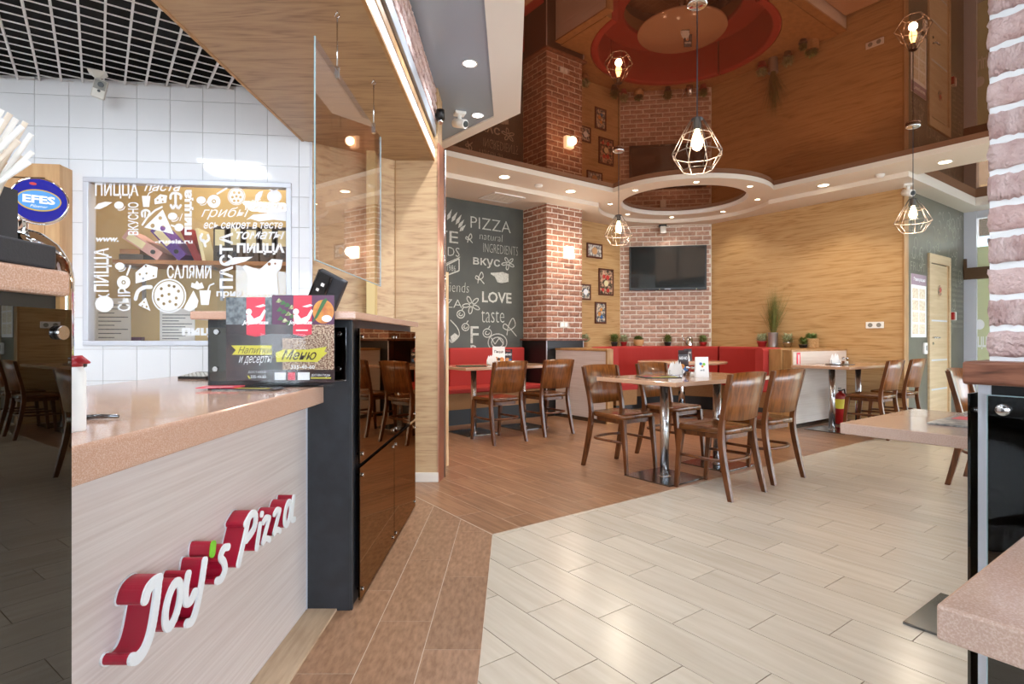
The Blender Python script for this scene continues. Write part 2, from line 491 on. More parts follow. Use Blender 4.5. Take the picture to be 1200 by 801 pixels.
def circle(cx, cy, r, n=24, ry=None, a0=0.0, a1=2 * math.pi, end=False):
    ry = r if ry is None else ry
    k = n + 1 if end else n
    return [(cx + r * math.cos(a0 + (a1 - a0) * i / n), cy + ry * math.sin(a0 + (a1 - a0) * i / n)) for i in range(k)]
def rect(x0, y0, x1, y1): return [(x0, y0), (x1, y0), (x1, y1), (x0, y1)]
def spline(pts, n=6):
    """Catmull-Rom through 2d/3d points"""
    pts = [Vector(q) for q in pts]; out = []
    for i in range(len(pts) - 1):
        p0 = pts[max(i - 1, 0)]; p1 = pts[i]; p2 = pts[i + 1]; p3 = pts[min(i + 2, len(pts) - 1)]
        for k in range(n):
            t = k / n
            out.append(0.5 * ((2 * p1) + (p2 - p0) * t + (2 * p0 - 5 * p1 + 4 * p2 - p3) * t * t + (3 * p1 - p0 - 3 * p2 + p3) * t ** 3))
    out.append(pts[-1])
    return out

_tx = {}
def text2d(body, bold=0.0, shear=0.0):
    key = (body, bold, shear)
    if key not in _tx:
        c = bpy.data.curves.new('lettering', 'FONT')
        c.body = body; c.size = 1; c.shear = shear; c.offset = bold; c.resolution_u = 2; c.fill_mode = 'FRONT'
        o = bpy.data.objects.new('lettering', c)
        me = bpy.data.meshes.new_from_object(o)
        vs = [(q.co.x, q.co.y) for q in me.vertices]
        fs = [tuple(q.vertices) for q in me.polygons]
        bpy.data.objects.remove(o); bpy.data.curves.remove(c); bpy.data.meshes.remove(me)
        x0 = min(q[0] for q in vs); x1 = max(q[0] for q in vs); y0 = min(q[1] for q in vs); y1 = max(q[1] for q in vs)
        out = []
        for f in fs:
            a, b, c_ = [vs[i] for i in f[:3]]
            cr = (b[0] - a[0]) * (c_[1] - a[1]) - (b[1] - a[1]) * (c_[0] - a[0])
            out.append(f if cr > 0 else f[::-1])
        _tx[key] = ([((q[0] - x0) / (x1 - x0), (q[1] - y0) / (y1 - y0)) for q in vs], out)
    return _tx[key]
def put_text(mb, fn, body, x0, y0, x1, y1, bold=0.0, shear=0.0, turn=False):
    """lettering stretched into the box; turn = reads from bottom to top"""
    vs, fs = text2d(body, bold, shear)
    if turn: q = [(x1 - v * (x1 - x0), y0 + u_ * (y1 - y0)) for u_, v in vs]
    else: q = [(x0 + u_ * (x1 - x0), y0 + v * (y1 - y0)) for u_, v in vs]
    mb.add([fn(*k) for k in q], fs)
def ribbon(mb, fn, pts, w, n=7):
    """flat stroke of width w with round ends"""
    pts = [tuple(q)[:2] for q in pts]
    for i in range(len(pts) - 1):
        (x0, y0), (x1, y1) = pts[i], pts[i + 1]
        d = math.hypot(x1 - x0, y1 - y0)
        if d < 1e-7: continue
        nx, ny = -(y1 - y0) / d * w / 2, (x1 - x0) / d * w / 2
        mb.add([fn(x0 - nx, y0 - ny), fn(x1 - nx, y1 - ny), fn(x1 + nx, y1 + ny), fn(x0 + nx, y0 + ny)], [(0, 1, 2, 3)])
    for (x, y) in (pts[0], pts[-1]): mb.add([fn(*q) for q in circle(x, y, w / 2, n)], [tuple(range(n))])
def clip(poly, a, b, c):
    """keep the part of a convex polygon where a*x + b*y <= c"""
    out = []
    for i in range(len(poly)):
        p, q = poly[i], poly[(i + 1) % len(poly)]
        dp, dq = a * p[0] + b * p[1] - c, a * q[0] + b * q[1] - c
        if dp <= 0: out.append(p)
        if (dp < 0 < dq) or (dq < 0 < dp):
            t = dp / (dp - dq); out.append((p[0] + (q[0] - p[0]) * t, p[1] + (q[1] - p[1]) * t))
    return out
def parea(l): return 0.5 * abs(sum(l[i][0] * l[(i + 1) % len(l)][1] - l[(i + 1) % len(l)][0] * l[i][1] for i in range(len(l)))) if len(l) > 2 else 0

# ================================================================== THE SETTING
# ------------------------------------------------------------------ floors
def tiled_floor(base_poly, grout, rz, cells, full_size, tile_mat, limit=295):
    """base slab plus single tiles; cells = list of (polygon in local coords, is_full, centre)"""
    base = MB().prism(base_poly, -0.06, -0.0022 if grout == 'grout_dark' else -0.0007).build('floor', grout, rz=rz)
    struct(base)
    fx, fy = full_size
    fm = MB().box(-fx / 2, fx / 2, -fy / 2, fy / 2, -0.02, 0).mesh('floor_tile', tile_mat)
    Rz = Matrix.Rotation(rz, 4, 'Z')
    def rank(c):
        w = Rz @ Vector((c[2][0], c[2][1], 0))
        vis = w.y > 1.0 and abs(w.x) < 1.0 * w.y + 0.4
        return (0 if vis else 1, w.length)
    cells = sorted(cells, key=rank)
    rest = MB()
    for i, (poly, full, c) in enumerate(cells):
        if i < limit:
            if full:
                o = bpy.data.objects.new('floor_tile', fm); COL.objects.link(o); o.parent = base; o.location = (c[0], c[1], 0)
            else:
                q = [(x - c[0], y - c[1]) for x, y in poly]
                MB().prism(q, -0.02, 0).build('floor_tile', tile_mat, base, loc=(c[0], c[1], 0))
        else:
            rest.prism(poly, -0.02, 0)
    if rest.v:
        o = rest.build('floor_tile', tile_mat, base); o['kind'] = 'stuff'
    return base
def grid_cells(a0, k0, k1, wa, b0, lb, step, b_min, b_max, clips, g=0.0017):
    out = []
    for k in range(k0, k1):
        x0, x1 = a0 + k * wa + g, a0 + (k + 1) * wa - g
        off = (b0 + step * k - b_min) % lb
        y = b_min - lb + off
        while y < b_max:
            y0, y1 = y + g, y + lb - g
            poly = rect(x0, y0, x1, y1); n0 = parea(poly)
            for c in clips: poly = clip(poly, *c) if poly else poly
            ar = parea(poly) if len(poly) > 2 else 0
            if ar > 0.0008:
                if ar > n0 * 0.999: out.append((poly, True, ((x0 + x1) / 2, (y0 + y1) / 2)))
                else:
                    c = (sum(q[0] for q in poly) / len(poly), sum(q[1] for q in poly) / len(poly))
                    out.append((poly, False, c))
            y += lb
    return out
big = rect(-7, -6, 10.6, 2.565)
XL = (-CU, SU, 0.107)            # X >= -0.107
cells = grid_cells(1.36, -6, 45, 0.1965, 1.747, 0.588, -0.196, -3.9, 2.565,
                   [(0, 1, 2.564), XL, (0, -1, 3.9), (1, 0, 10.5)])
cells = [c for c in cells if (c[2][0] * SU + c[2][1] * CU) > -1.0 and c[2][1] > -2.6]
tiled_floor(clip(big, *XL), 'grout_dark', DR, cells, (0.1965 - 0.0034, 0.588 - 0.0034), 'tile_beige')
cells = grid_cells(1.757, 0, 33, 0.1965, 2.95, 0.588, -0.196, 2.565, 6.55,
                   [(0, -1, -2.567), (1, 0, 8.16), (-1, 0, -1.757), (0, 1, 6.55)])
tiled_floor(rect(1.755, 2.565, 10.6, 7.2), 'grout_light', DR, cells, (0.1965 - 0.0034, 0.588 - 0.0034), 'tile_brown')
AL = (CU, SU, 0)                 # not used for tiles turned with the counter
cells = []
for k, off in ((0, 1.963), (1, 2.16), (2, 1.822)):
    x1, x0 = -0.107 - 0.2 * k - 0.0013, -0.107 - 0.2 * (k + 1) + 0.0013
    y = off - 0.6 * 7
    while y < 4.6:
        poly = rect(x0, y + 0.0013, x1, y + 0.5975)
        n0 = parea(poly)
        poly = clip(poly, CU, SU, 1.752)       # stops at the turned dining floor
        ar = parea(poly) if len(poly) > 2 else 0
        if ar > 0.001:
            c = (sum(q[0] for q in poly) / len(poly), sum(q[1] for q in poly) / len(poly))
            cells.append((poly, ar > n0 * 0.999, c))
        y += 0.5988
wp = clip(rect(-3.8, -4, -0.107, 7.4), CU, SU, 1.754)
tiled_floor(wp, 'grout_light', 0.0, cells, (0.2 - 0.0026, 0.5962), 'tile_strip')
o = MB().box(-0.816, -0.697, -0.5, 2.30, -0.01, 0.008).build('baseboard_counter', 'oak_grey', bevel=0.002); struct(o)

# ------------------------------------------------------------------ kitchen wall with its window
KE, KR = Vector((-1.376, 3.86, 0)), R(6.6)
def KW(px, py):
    """survey point of the kitchen wall -> wall coordinates (x to the right, z)"""
    r = (px - 600) / 658
    t = (-1.376 - 3.86 * r) / (0.9934 - 0.1149 * r)
    return -t, 1.08 + (397 - py) * (3.86 - 0.1149 * t) / 658
KX0, KX1, KZ0, KZ1 = -1.446, -0.132, 1.035, 2.143
kw = MB()
kw.box(-2.7, KX0, 0, 0.12, 0, 2.95).box(KX1, 0, 0, 0.12, 0, 2.95).box(KX0, KX1, 0, 0.12, 0, KZ0).box(KX0, KX1, 0, 0.12, KZ1, 2.95)
kwall = struct(kw.build('wall_kitchen', 'grout_white', loc=KE, rz=KR))
pit = 0.2075
tm = MB().box(-pit / 2 + .0016, pit / 2 - .0016, -0.007, 0.002, -pit / 2 + .0016, pit / 2 - .0016).mesh('wall_tile', 'tile_white')
def minus(r, h):
    x0, z0, x1, z1 = r; a0, c0, a1, c1 = h
    if x1 <= a0 or x0 >= a1 or z1 <= c0 or z0 >= c1: return [r]
    out = []
    if x0 < a0: out.append((x0, z0, a0, z1))
    if x1 > a1: out.append((a1, z0, x1, z1))
    m0, m1 = max(x0, a0), min(x1, a1)
    if z0 < c0: out.append((m0, z0, m1, c0))
    if z1 > c1: out.append((m0, c1, m1, z1))
    return out
for i in range(-1, 12):
    for j in range(-2, 9):
        x1 = -(0.0836 + pit * i); x0 = x1 - pit
        z0 = 1.0127 + pit * j; z1 = z0 + pit
        r = (max(x0, -2.69) + .0016, z0 + .0016, min(x1, -0.002) - .0016, min(z1, 2.80) - .0016)
        if r[2] - r[0] < 0.01 or r[3] - r[1] < 0.01: continue
        parts = minus(r, (KX0, KZ0, KX1, KZ1))
        if parts == [r] and abs((r[2] - r[0]) - pit) < .004 and abs((r[3] - r[1]) - pit) < .004:
            o = bpy.data.objects.new('wall_tile', tm); COL.objects.link(o); o.parent = kwall
            o.location = ((x0 + x1) / 2, 0, (z0 + z1) / 2); continue
        mb = MB(); cx, cz = (x0 + x1) / 2, (z0 + z1) / 2
        for q in parts:
            if q[2] - q[0] > .006 and q[3] - q[1] > .006: mb.box(q[0] - cx, q[2] - cx, -0.007, 0.002, q[1] - cz, q[3] - cz)
        if mb.v: mb.build('wall_tile', 'tile_white', kwall, loc=(cx, 0, cz))
MB().box(-0.012, 0.004, -0.012, 0.03, 0, 2.45).build('corner_profile', 'alu_white', kwall)

# window of the kitchen wall: frame, pane, printed decals
win = struct(bpy.data.objects.new('window_1', None)); COL.objects.link(win)
win.location = KE; win.rotation_euler.z = KR
fw = 0.034
MB().box(KX0, KX1, -0.022, 0.05, KZ1 - fw, KZ1).box(KX0, KX1, -0.022, 0.05, KZ0, KZ0 + fw).box(KX0, KX0 + fw, -0.022, 0.05, KZ0 + fw, KZ1 - fw).box(KX1 - fw, KX1, -0.022, 0.05, KZ0 + fw, KZ1 - fw).build('window_frame', 'alu_white', win, bevel=0.004)
MB().box(KX0 + fw, KX1 - fw, 0.012, 0.018, KZ0 + fw, KZ1 - fw).build('pane', 'glass', win)
dc = MB()
YD = 0.0085
def kfn(px, py):
    x, z = KW(px, py); return (x, YD, z)
def kt(body, x0, y0, x1, y1, bold=0.02, shear=0.0, turn=False):
    put_text(dc, lambda x, y: kfn(x, y), body, x0, y1, x1, y0, bold, shear, turn)
def kflip(poly): return [(x, -y) for x, y in poly]
def kp(poly, holes=()):
    dc.flat(kflip(poly), lambda x, y: kfn(x, -y), [kflip(h) for h in holes])
def kr(pts, w): ribbon(dc, lambda x, y: kfn(x, -y), kflip([tuple(q)[:2] for q in pts]), w)
kt('ПИЦЦА', 110.5, 214, 161.5, 232, 0.02)
kt('паста', 168, 215, 211, 223.5, 0.015, 0.35)
kt('ВКУСНО', 149, 236.5, 161.5, 275, 0.015, turn=True)
kt('ПИЦЦА', 109, 290, 130, 341.5, 0.02, turn=True)
kt('www.', 111.5, 278, 138, 283, 0.03, 0.2)
kt('-russia.ru', 181, 280, 225, 285, 0.03)
kt('пицца', 215.5, 222, 226, 275, 0.05, turn=True)
kt('грибы', 235, 242, 291, 257, 0.0, 0.4)
kt('есь секрет в тесте', 238, 260, 331, 270, 0.02, 0.25)
kt('томаты', 286, 238.5, 333, 245.5, 0.02, 0.35)
kt('томаты', 276, 271, 333, 280, 0.02, 0.35)
kt('ПИЦЦА', 277, 284.5, 333, 298, 0.05)
kt('ПАСТА', 256.5, 272, 272.5, 338, 0.035, turn=True)
kt('САЛЯМИ', 195, 310.5, 247, 326, 0.02)
kt('СЫР', 137, 337, 152, 364, 0.01, turn=True)
kt('прия', 253, 341, 283, 349, 0.03)
kt('пиц', 212.5, 384, 246, 395, 0.05)
# little pictures
kp([(168, 266), (203, 274), (190, 245)], [circle(178, 264, 2.6, 10), circle(187, 255, 2.2, 10), circle(190, 267, 3.2, 10)])
kr([(166, 263), (172, 254), (181, 246), (189, 242)], 2.2)
kp([(165.5, 229), (175.5, 229), (174, 242), (167, 242)]); kr([(172, 229), (174, 225.5), (178, 224)], 1.2)
kp([(180, 233), (187, 227), (195, 228.5), (194, 237), (180.5, 239)], [circle(184, 234, 1.2, 8), circle(189, 231, 1.1, 8), circle(190, 235.5, 1.2, 8)])
kr(spline([(199, 232), (200, 227), (205, 225.5), (211, 228), (211, 232)], 5), 3); kr([(205, 228), (205, 238)], 3); kr(spline([(199.5, 240), (202, 244), (205, 239), (208, 244), (211, 240)], 5), 3)
kr(spline([(166, 253), (165.5, 248), (170, 245.5), (174.5, 248), (173, 252)], 5), 2.6); kr([(169.5, 248), (169, 254)], 2)
for ex, ey in ((138.5, 240), (201.5, 253), (235, 234), (139.5, 311.5)):
    kp(circle(ex, ey, 5.6, 16, 4.4)); kr(circle(ex + 1.2, ey + 1.4, 5.6, 8, 4.4, 0.0, 2.0, True), 1.0)
for cx_, cy_, hx, hy in ((250, 235.5, 265, 220), (144, 330.5, 152, 311)):
    kp(circle(cx_, cy_, 7.8, 24), [circle(cx_, cy_, 2.6, 12)]); kp(circle(cx_, cy_, 1.3, 8)); kr([(cx_ + 4, cy_ - 9), (hx, hy)], 2.2)
def pie(cx_, cy_, r, dots, dr):
    kp(circle(cx_, cy_, r, 36), [circle(cx_, cy_, r * .92, 36)])
    kp(circle(cx_, cy_, r * .86, 36), [circle(cx_ + dx * r, cy_ + dy * r, dr, 9) for dx, dy in dots])
pie(276.5, 229.5, 10.4, ((0, 0), (.45, .1), (-.45, .1), (.2, .5), (-.25, .5), (.3, -.4), (-.25, -.42)), 1.6)
pie(197.3, 346.5, 20.2, ((0, -.1), (.42, .12), (-.4, -.02), (.55, -.28), (-.45, -.42), (.3, -.55), (.05, .32), (-.3, .45), (.4, .5), (-.62, .2), (0, -.6)), 1.9)
kp([(298, 235), (299, 228), (303, 224), (308, 223), (306, 230), (302, 235)]); kr([(295, 234), (300, 236), (305, 233)], 1.0)
for cx_, cy_, r in ((321, 229.8, 8.6), (121.3, 355.8, 10.8)):
    kp(circle(cx_, cy_, r, 24, r * .88)); kr([(cx_ - r * .6, cy_ - r * .95), (cx_, cy_ - r * .7), (cx_ + r * .5, cy_ - r * 1.05)], 1.6)
kp([(109, 244), (114, 238), (122, 236), (131, 236.5), (124, 241), (116, 244.5)])
kp([(158, 319), (170, 309), (184, 313), (183, 325), (158, 332)], [circle(163, 321, 1.5, 9), circle(171, 320, 1.3, 9), circle(179, 323, 1.2, 9), circle(167, 326, 1.4, 9), circle(170, 311.5, 1.3, 9)])
kr(spline([(158, 350), (161, 341), (168, 336.5), (176, 336)], 6), 4.6)
kp([(161, 357), (170, 348.5), (175.5, 364)], [circle(168, 354, 1.2, 8), circle(171, 359, 1.4, 8), circle(166, 358, 1.1, 8)])
kp([(233, 340), (246.5, 340), (244, 357), (235, 357)]); kr([(243, 340), (245, 334), (250, 332)], 1.6)
kp([(223, 336), (224, 331), (228, 332), (230, 328.5), (233, 332), (236, 330.5), (238.5, 337), (231, 339)])
kp(circle(209, 266, 5.4, 16, 4.6)); kr([(200, 263.5), (206, 265.5)], 2.2); kr([(210, 258), (213, 250)], 1.0)
kp([(283, 312), (287, 310), (303, 316), (318, 303), (331, 304), (329, 314), (324, 320), (326, 345), (289, 345), (290, 322)], [circle(315, 309, 2.0, 10), circle(322, 308.5, 1.2, 8)])
kp([(262, 308), (274, 301), (296, 300.5), (287, 306), (272, 310)])
kr(spline([(236, 274), (234, 279), (239, 283), (244, 280), (243, 275)], 5), 3.0); kr([(238, 281), (240, 288)], 3)
kp([(214, 362), (226, 340), (232, 352), (230, 360), (222, 364)])
kp([(288, 257), (296, 251), (306, 250), (337, 246), (338, 259), (320, 257), (303, 259), (293, 256)])
dc.build('decal', 'decal', win)

# small back room behind the kitchen window
br = MB()
br.box(-1.9, 0.35, 0.78, 0.84, 0.3, 2.9).box(-1.96, -1.9, 0.12, 0.84, 0.3, 2.9).box(0.35, 0.41, 0.12, 0.84, 0.3, 2.9).box(-1.96, 0.41, 0.12, 0.84, 0.24, 0.3).box(-1.96, 0.41, 0.12, 0.84, 2.9, 2.96)
struct(br.build('wall_backroom', 'beige_wall', loc=KE, rz=KR))

# ------------------------------------------------------------------ wall behind the bar and its end pier
wb = MB().prism([(-1.376, 3.862), (-0.883, 4.252), (-0.883, 4.42), (-1.5, 4.0)], 0, 2.44)
wbar = struct(wb.build('wall_bar', 'oak_light'))
pier = struct(MB().prism([(-0.881, 4.250), (-0.562, 4.250), (-0.562, 4.50), (-0.881, 4.50)], 0, 2.98).build('wall_pier', 'oak_light'))
MB().box(-0.884, -0.878, 4.244, 4.252, 0, 2.43).build('panel_joint', 'oak_trim', pier)
MB().box(-0.88, -0.556, 4.236, 4.252, 0, 0.072).build('skirting', 'plaster', pier, bevel=0.003)
MB().prism([(-0.562, 4.240), (-0.551, 4.240), (-0.531, 4.375), (-0.531, 4.52), (-0.562, 4.52)], 0, 2.56).build('jamb', 'copper', pier)
MB().cyl((-0.527, 4.395, 0), (-0.527, 4.395, 2.56), 0.008, 10).build('corner_profile', 'steel', pier)
q0, q1 = W(2.95, 6.62), W(3.02, 6.66)
struct(MB().prism([(-0.60, 4.5), (-0.56, 4.5), (q1.x, q1.y), (q0.x, q0.y)], 0, 3.1).build('wall_passage', 'oak_light'))

# ------------------------------------------------------------------ soffit over the bar with LED fascia of brick
sof = struct(MB().prism([(-1.42, 0.2), (-0.60, 0.2), (-0.60, 4.25), (-0.883, 4.25), (-1.376, 3.862), (-1.42, 3.83)], 2.43, 2.95).build('ceiling_soffit', 'oak_shaded'))
MB().box(-1.434, -1.419, 0.2, 3.83, 2.426, 2.95).build('edge_trim', 'oak_trim', sof)
MB().box(-0.601, -0.584, 0.2, 4.42, 2.428, 2.446).build('edge_trim', 'oak_trim', sof)
MB().box(-0.600, -0.585, 0.2, 4.42, 2.446, 2.520).build('led_strip', 'led', sof)
MB().box(-0.600, -0.578, 0.2, 4.42, 2.520, 2.562).build('edge_trim', 'oak_trim', sof)
MB().box(-0.600, -0.590, 0.2, 4.42, 2.562, 2.612).build('shadow_gap', 'groove', sof)
MB().box(-0.600, -0.574, 0.2, 4.42, 2.612, 2.700).build('metal_profile', 'alu', sof, bevel=0.004)

def brick_mesh(name, l, d, h, m, jit, nx=4, nz=2, seed=0):
    """brick with a chipped, slightly bulging front (front faces -y); centred in x and z, back at y=0"""
    rg = random.Random(seed)
    vs, fs = [], []
    for j in range(nz + 1):
        for i in range(nx + 1):
            x = (i / nx - .5) * l; z = (j / nz - .5) * h
            e = (i in (0, nx)) or (j in (0, nz))
            y = -d + (rg.random() * jit * .7 + (jit * .8 if e else 0))
            vs.append((x + (rg.random() - .5) * jit * (1 if i in (0, nx) else .3) * 1.2, y, z + (rg.random() - .5) * jit * (1.0 if j in (0, nz) else .3)))
    for j in range(nz):
        for i in range(nx):
            k = j * (nx + 1) + i
            fs.append((k, k + 1, k + nx + 2, k + nx + 1))
    rim = [i for i in range(nx + 1)] + [j * (nx + 1) + nx for j in range(1, nz + 1)] + [nz * (nx + 1) + i for i in range(nx - 1, -1, -1)] + [j * (nx + 1) for j in range(nz - 1, 0, -1)]
    b = len(vs)
    for k in rim: vs.append((vs[k][0], 0, vs[k][2]))
    n = len(rim)
    for i in range(n):
        j = (i + 1) % n
        fs.append((rim[i], b + i, b + j, rim[j]))
    mb = MB().add(vs, fs)
    me = mb.mesh(name, m)
    if nx > 6: me.polygons.foreach_set('use_smooth', [True] * len(me.polygons))
    return me
def lay_bricks(parent, org, ang, width, z0, z1, meshes, pitch=0.0768, blen=0.215, gap=0.015, shift=0.0, seed=1, ds=1.0):
    """rows of bricks on a face: org = left bottom corner in the parent's frame, ang = direction of the face"""
    rg = random.Random(seed)
    dx, dy = math.cos(ang), math.sin(ang)
    k = 0; z = z0
    while z + 0.02 < z1:
        hh = min(pitch, z1 - z)
        x = -blen * (0.5 if k % 2 else 0.0) - shift
        while x < width - 0.004:
            s0, s1 = max(x, 0), min(x + blen, width)
            if s1 - s0 > 0.03:
                me = meshes[rg.randrange(len(meshes))]
                o = bpy.data.objects.new('brick', me); COL.objects.link(o); o.parent = parent
                c = (s0 + s1) / 2
                o.location = (org[0] + dx * c, org[1] + dy * c, z + hh / 2)
                o.rotation_euler = (0, 0, ang)
                g0 = gap
                o.scale = ((s1 - s0 - g0) / (blen - gap), rg.uniform(.85, 1.1) * ds, (hh - gap) / (pitch - gap))
            x += blen
        z += pitch; k += 1
BL, BP, BG = 0.215, 0.0768, 0.015
bm_col = [brick_mesh('brick', BL - BG, 0.011, BP - BG, 'brick', 0.006, seed=i) for i in range(5)]
bm_tv = [brick_mesh('brick', BL - BG, 0.009, BP - BG, 'brick_tv', 0.006, seed=i + 9) for i in range(5)]
bm_pink = [brick_mesh('brick', 0.225 - BG, 0.020, BP - BG, 'brick_pink', 0.006, 12, 6, seed=i + 20) for i in range(6)]
fas = struct(MB().box(-0.62, -0.590, 0.2, 4.42, 2.70, 2.98).build('wall_fascia', 'mortar'))
lay_bricks(fas, (-0.590, 1.6), R(90), 2.82, 2.705, 2.978, bm_pink, shift=0.07, blen=0.225)

# ------------------------------------------------------------------ dining hall walls
ww = MB().box(8.17, 8.30, 2.772, 5.52, 0, 3.05)
wwall = struct(ww.build('wall_wood', 'oak_wall', rz=DR))
MB().box(8.158, 8.30, 2.755, 2.775, 0, 2.98).build('edge_trim', 'oak_trim', wwall)
M['oak_wall_b'] = wood('oak_wall_b', '#c5a172', '#bc9563', '#a47d4c', 0.42, (3.0, 0.55, 7.5), 7.0)
wwall.data.materials[0] = M['oak_wall_b']
wpic = struct(MB().box(5.60, 7.12, 6.57, 6.70, 0, 3.05).build('wall_pictures', 'oak_wall', rz=DR))
wch = struct(MB().box(2.4, 5.60, 6.57, 6.70, 0, 3.05).build('wall_chalkboard', 'chalk_wall', rz=DR))
tvw = MB().prism([(7.12, 6.57), (8.17, 5.52), (8.30, 5.62), (7.22, 6.70)], 0, 3.05)
twall = struct(tvw.build('wall_television', 'mortar', rz=DR))
lay_bricks(twall, (7.12, 6.57), R(-45), 1.483, 0.95, 2.975, bm_tv, shift=0.05, seed=3)
wcr = struct(MB().box(8.28, 10.56, 2.77, 2.90, 0, 3.05).build('wall_door', 'chalk_wall_r', rz=DR))

# brick column: plinth, bricks on the two seen faces
colm = struct(MB().box(5.048, 5.72, 6.030, 6.57, 0, 3.05).build('wall_column', 'mortar', rz=DR))
lay_bricks(colm, (5.036, 6.030), 0.0, 0.69, 1.09, 2.978, bm_col, seed=5)
lay_bricks(colm, (5.048, 6.57), R(-90), 0.545, 1.09, 2.978, bm_col, shift=0.1, seed=6)
MB().box(5.03, 5.735, 6.01, 6.57, 0.0, 1.056).build('cladding', 'black', colm)
MB().box(4.985, 5.77, 5.965, 6.57, 1.056, 1.086).build('ledge', 'ledge_wood', colm, bevel=0.004)
MB().box(5.022, 5.034, 6.002, 6.014, 0, 1.056).build('corner_profile', 'alu_white', colm)
MB().box(5.722, 5.734, 6.002, 6.014, 0.95, 1.056).build('corner_profile', 'alu_white', colm)

# ------------------------------------------------------------------ ceilings
struct(MB().prism(rect(-9, -8, 14, 14), 3.10, 3.16).build('ceiling', 'ceil_brown', rz=DR))
RC, RO, RI = (6.72, 5.01), 1.19, 0.872
def arc(r, a0, a1, n=40): return circle(RC[0], RC[1], r, n, None, a0, a1, True)
def ang(x, y): return math.atan2(y - RC[1], x - RC[0])
zb, zo = 3.04, 2.98
pA, pB = (RC[0] - math.sqrt(RO**2 - (5.25 - RC[1])**2), 5.25), (RC[0] - math.sqrt(RO**2 - (5.77 - RC[1])**2), 5.77)
pC, pD = (7.15, RC[1] - math.sqrt(RO**2 - (7.15 - RC[0])**2)), (7.615, RC[1] - math.sqrt(RO**2 - (7.615 - RC[0])**2))
aA, aB, aC, aD = ang(*pA), ang(*pB), ang(*pC), ang(*pD)
band = MB()
band.prism([(1.5, 5.25), pA] + arc(RO - .002, aA, aB, 8)[1:-1] + [pB, (1.5, 5.77)], zb, 3.10)
band.prism([pC] + arc(RO - .002, aC, aD, 8)[1:-1] + [pD, (7.615, 2.53), (7.86, 2.53), (7.86, -4), (7.15, -4)], zb, 3.10)
ro, ri = circle(RC[0], RC[1], RO, 72), circle(RC[0], RC[1], RI, 72)
for lo, hi in ((zb, 3.10),):
    n = 72
    vs = [(*q, lo) for q in ro] + [(*q, lo) for q in ri] + [(*q, hi) for q in ro] + [(*q, hi) for q in ri]
    fs = []
    for i in range(n):
        j = (i + 1) % n
        fs += [(i, n + i, n + j, j), (i, j, 2 * n + j, 2 * n + i), (n + j, n + i, 3 * n + i, 3 * n + j)]
    band.add(vs, fs)
bnd = struct(band.build('ceiling_band', 'plaster', rz=DR))
# slim cornice under the inner rims
co = MB()
prof = [(0, 3.098), (0.0, 3.044), (-0.012, 3.044), (-0.012, 3.062), (-0.03, 3.085), (-0.03, 3.098)]
MB().sweep([((x, y), (math.cos(t), math.sin(t))) for t in [2 * math.pi * i / 72 for i in range(72)] for x, y in [(RC[0] + RI * math.cos(t), RC[1] + RI * math.sin(t))]], prof, True, smooth=False).build('cornice', 'plaster_white', bnd)
outer = [(1.5, 6.60), (1.5, 5.77)] + arc(RO + .0, aB, aD - 0.0, 48)[:0]
# outer, lower ceiling: follows the wall, runs round the back of the ring
far = circle(RC[0], RC[1], RO, 56, None, aB, aD, True)
out_poly = [(1.5, 6.60), (1.5, 5.77)] + far + [(7.615, 2.53), (10.6, 2.53), (10.6, 2.80), (8.25, 2.80), (8.25, 6.60)]
oc = struct(MB().prism(out_poly, zo, 3.10).build('ceiling_outer', 'plaster', rz=DR))
MB().box(10.1, 10.6, -4, 2.53, zo, 3.10).build('ceiling_border', 'plaster', oc)
# white strip ceiling in front of the bar with its grey lacquered inset
cs = struct(MB().prism([(-0.59, -3.7), (0.068, -3.7), (0.068, 4.708), (-0.70, 5.62), (-0.70, 4.5), (-0.59, 4.3)], 2.984, 3.10).build('ceiling_strip', 'ceil_grey'))
MB().prism([(-0.155, -3.7), (0.070, -3.7), (0.070, 4.71), (-0.155, 4.79)], 2.972, 3.0).build('border', 'plaster_white', cs)
MB().prism([(-0.155, 4.789), (0.070, 4.709), (-0.70, 5.622), (-0.70, 5.43)], 2.972, 3.0).build('border', 'plaster_white', cs)
# open-cell grid ceiling over the kitchen
gc = struct(MB().box(-3.7, -1.434, -3.7, 4.0, 2.93, 2.97).build('ceiling_grid', 'void_shade'))
gp = [(-3.69, 1.7), (-1.436, 1.7), (-1.436, 3.842), (-3.69, 3.582)]
def bar(n, d, c, w_, h_):
    """clip the line n.x = c to the grid area and build a slim upright bar"""
    pts = []
    for i in range(4):
        p, q = gp[i], gp[(i + 1) % 4]
        dp, dq = n[0] * p[0] + n[1] * p[1] - c, n[0] * q[0] + n[1] * q[1] - c
        if dp * dq < 0:
            t = dp / (dp - dq); pts.append(Vector((p[0] + (q[0] - p[0]) * t, p[1] + (q[1] - p[1]) * t, 0)))
    if len(pts) < 2 or (pts[0] - pts[1]).length < .03: return
    m = (pts[0] + pts[1]) / 2; l = (pts[0] - pts[1]).length
    MB().box(-l / 2, l / 2, -w_ / 2, w_ / 2, 2.758, 2.758 + h_).build('grid_bar', 'grid_bar', gc, loc=m, rz=math.atan2(d[1], d[0]))
for k in range(-40, 60): bar((CU, SU), (-SU, CU), 0.03 + 0.112 * k, .011, .016)
for k in range(-10, 70): bar((-SU, CU), (CU, SU), 0.01 + 0.099 * k, .008, .005)
o = MB().box(-2.6, -0.05, -.03, -.008, 2.785, 2.93).build('shade_skirt', 'void_shade', loc=KE, rz=KR); o.parent = gc  # black sheet added so the space above the bars looks shaded

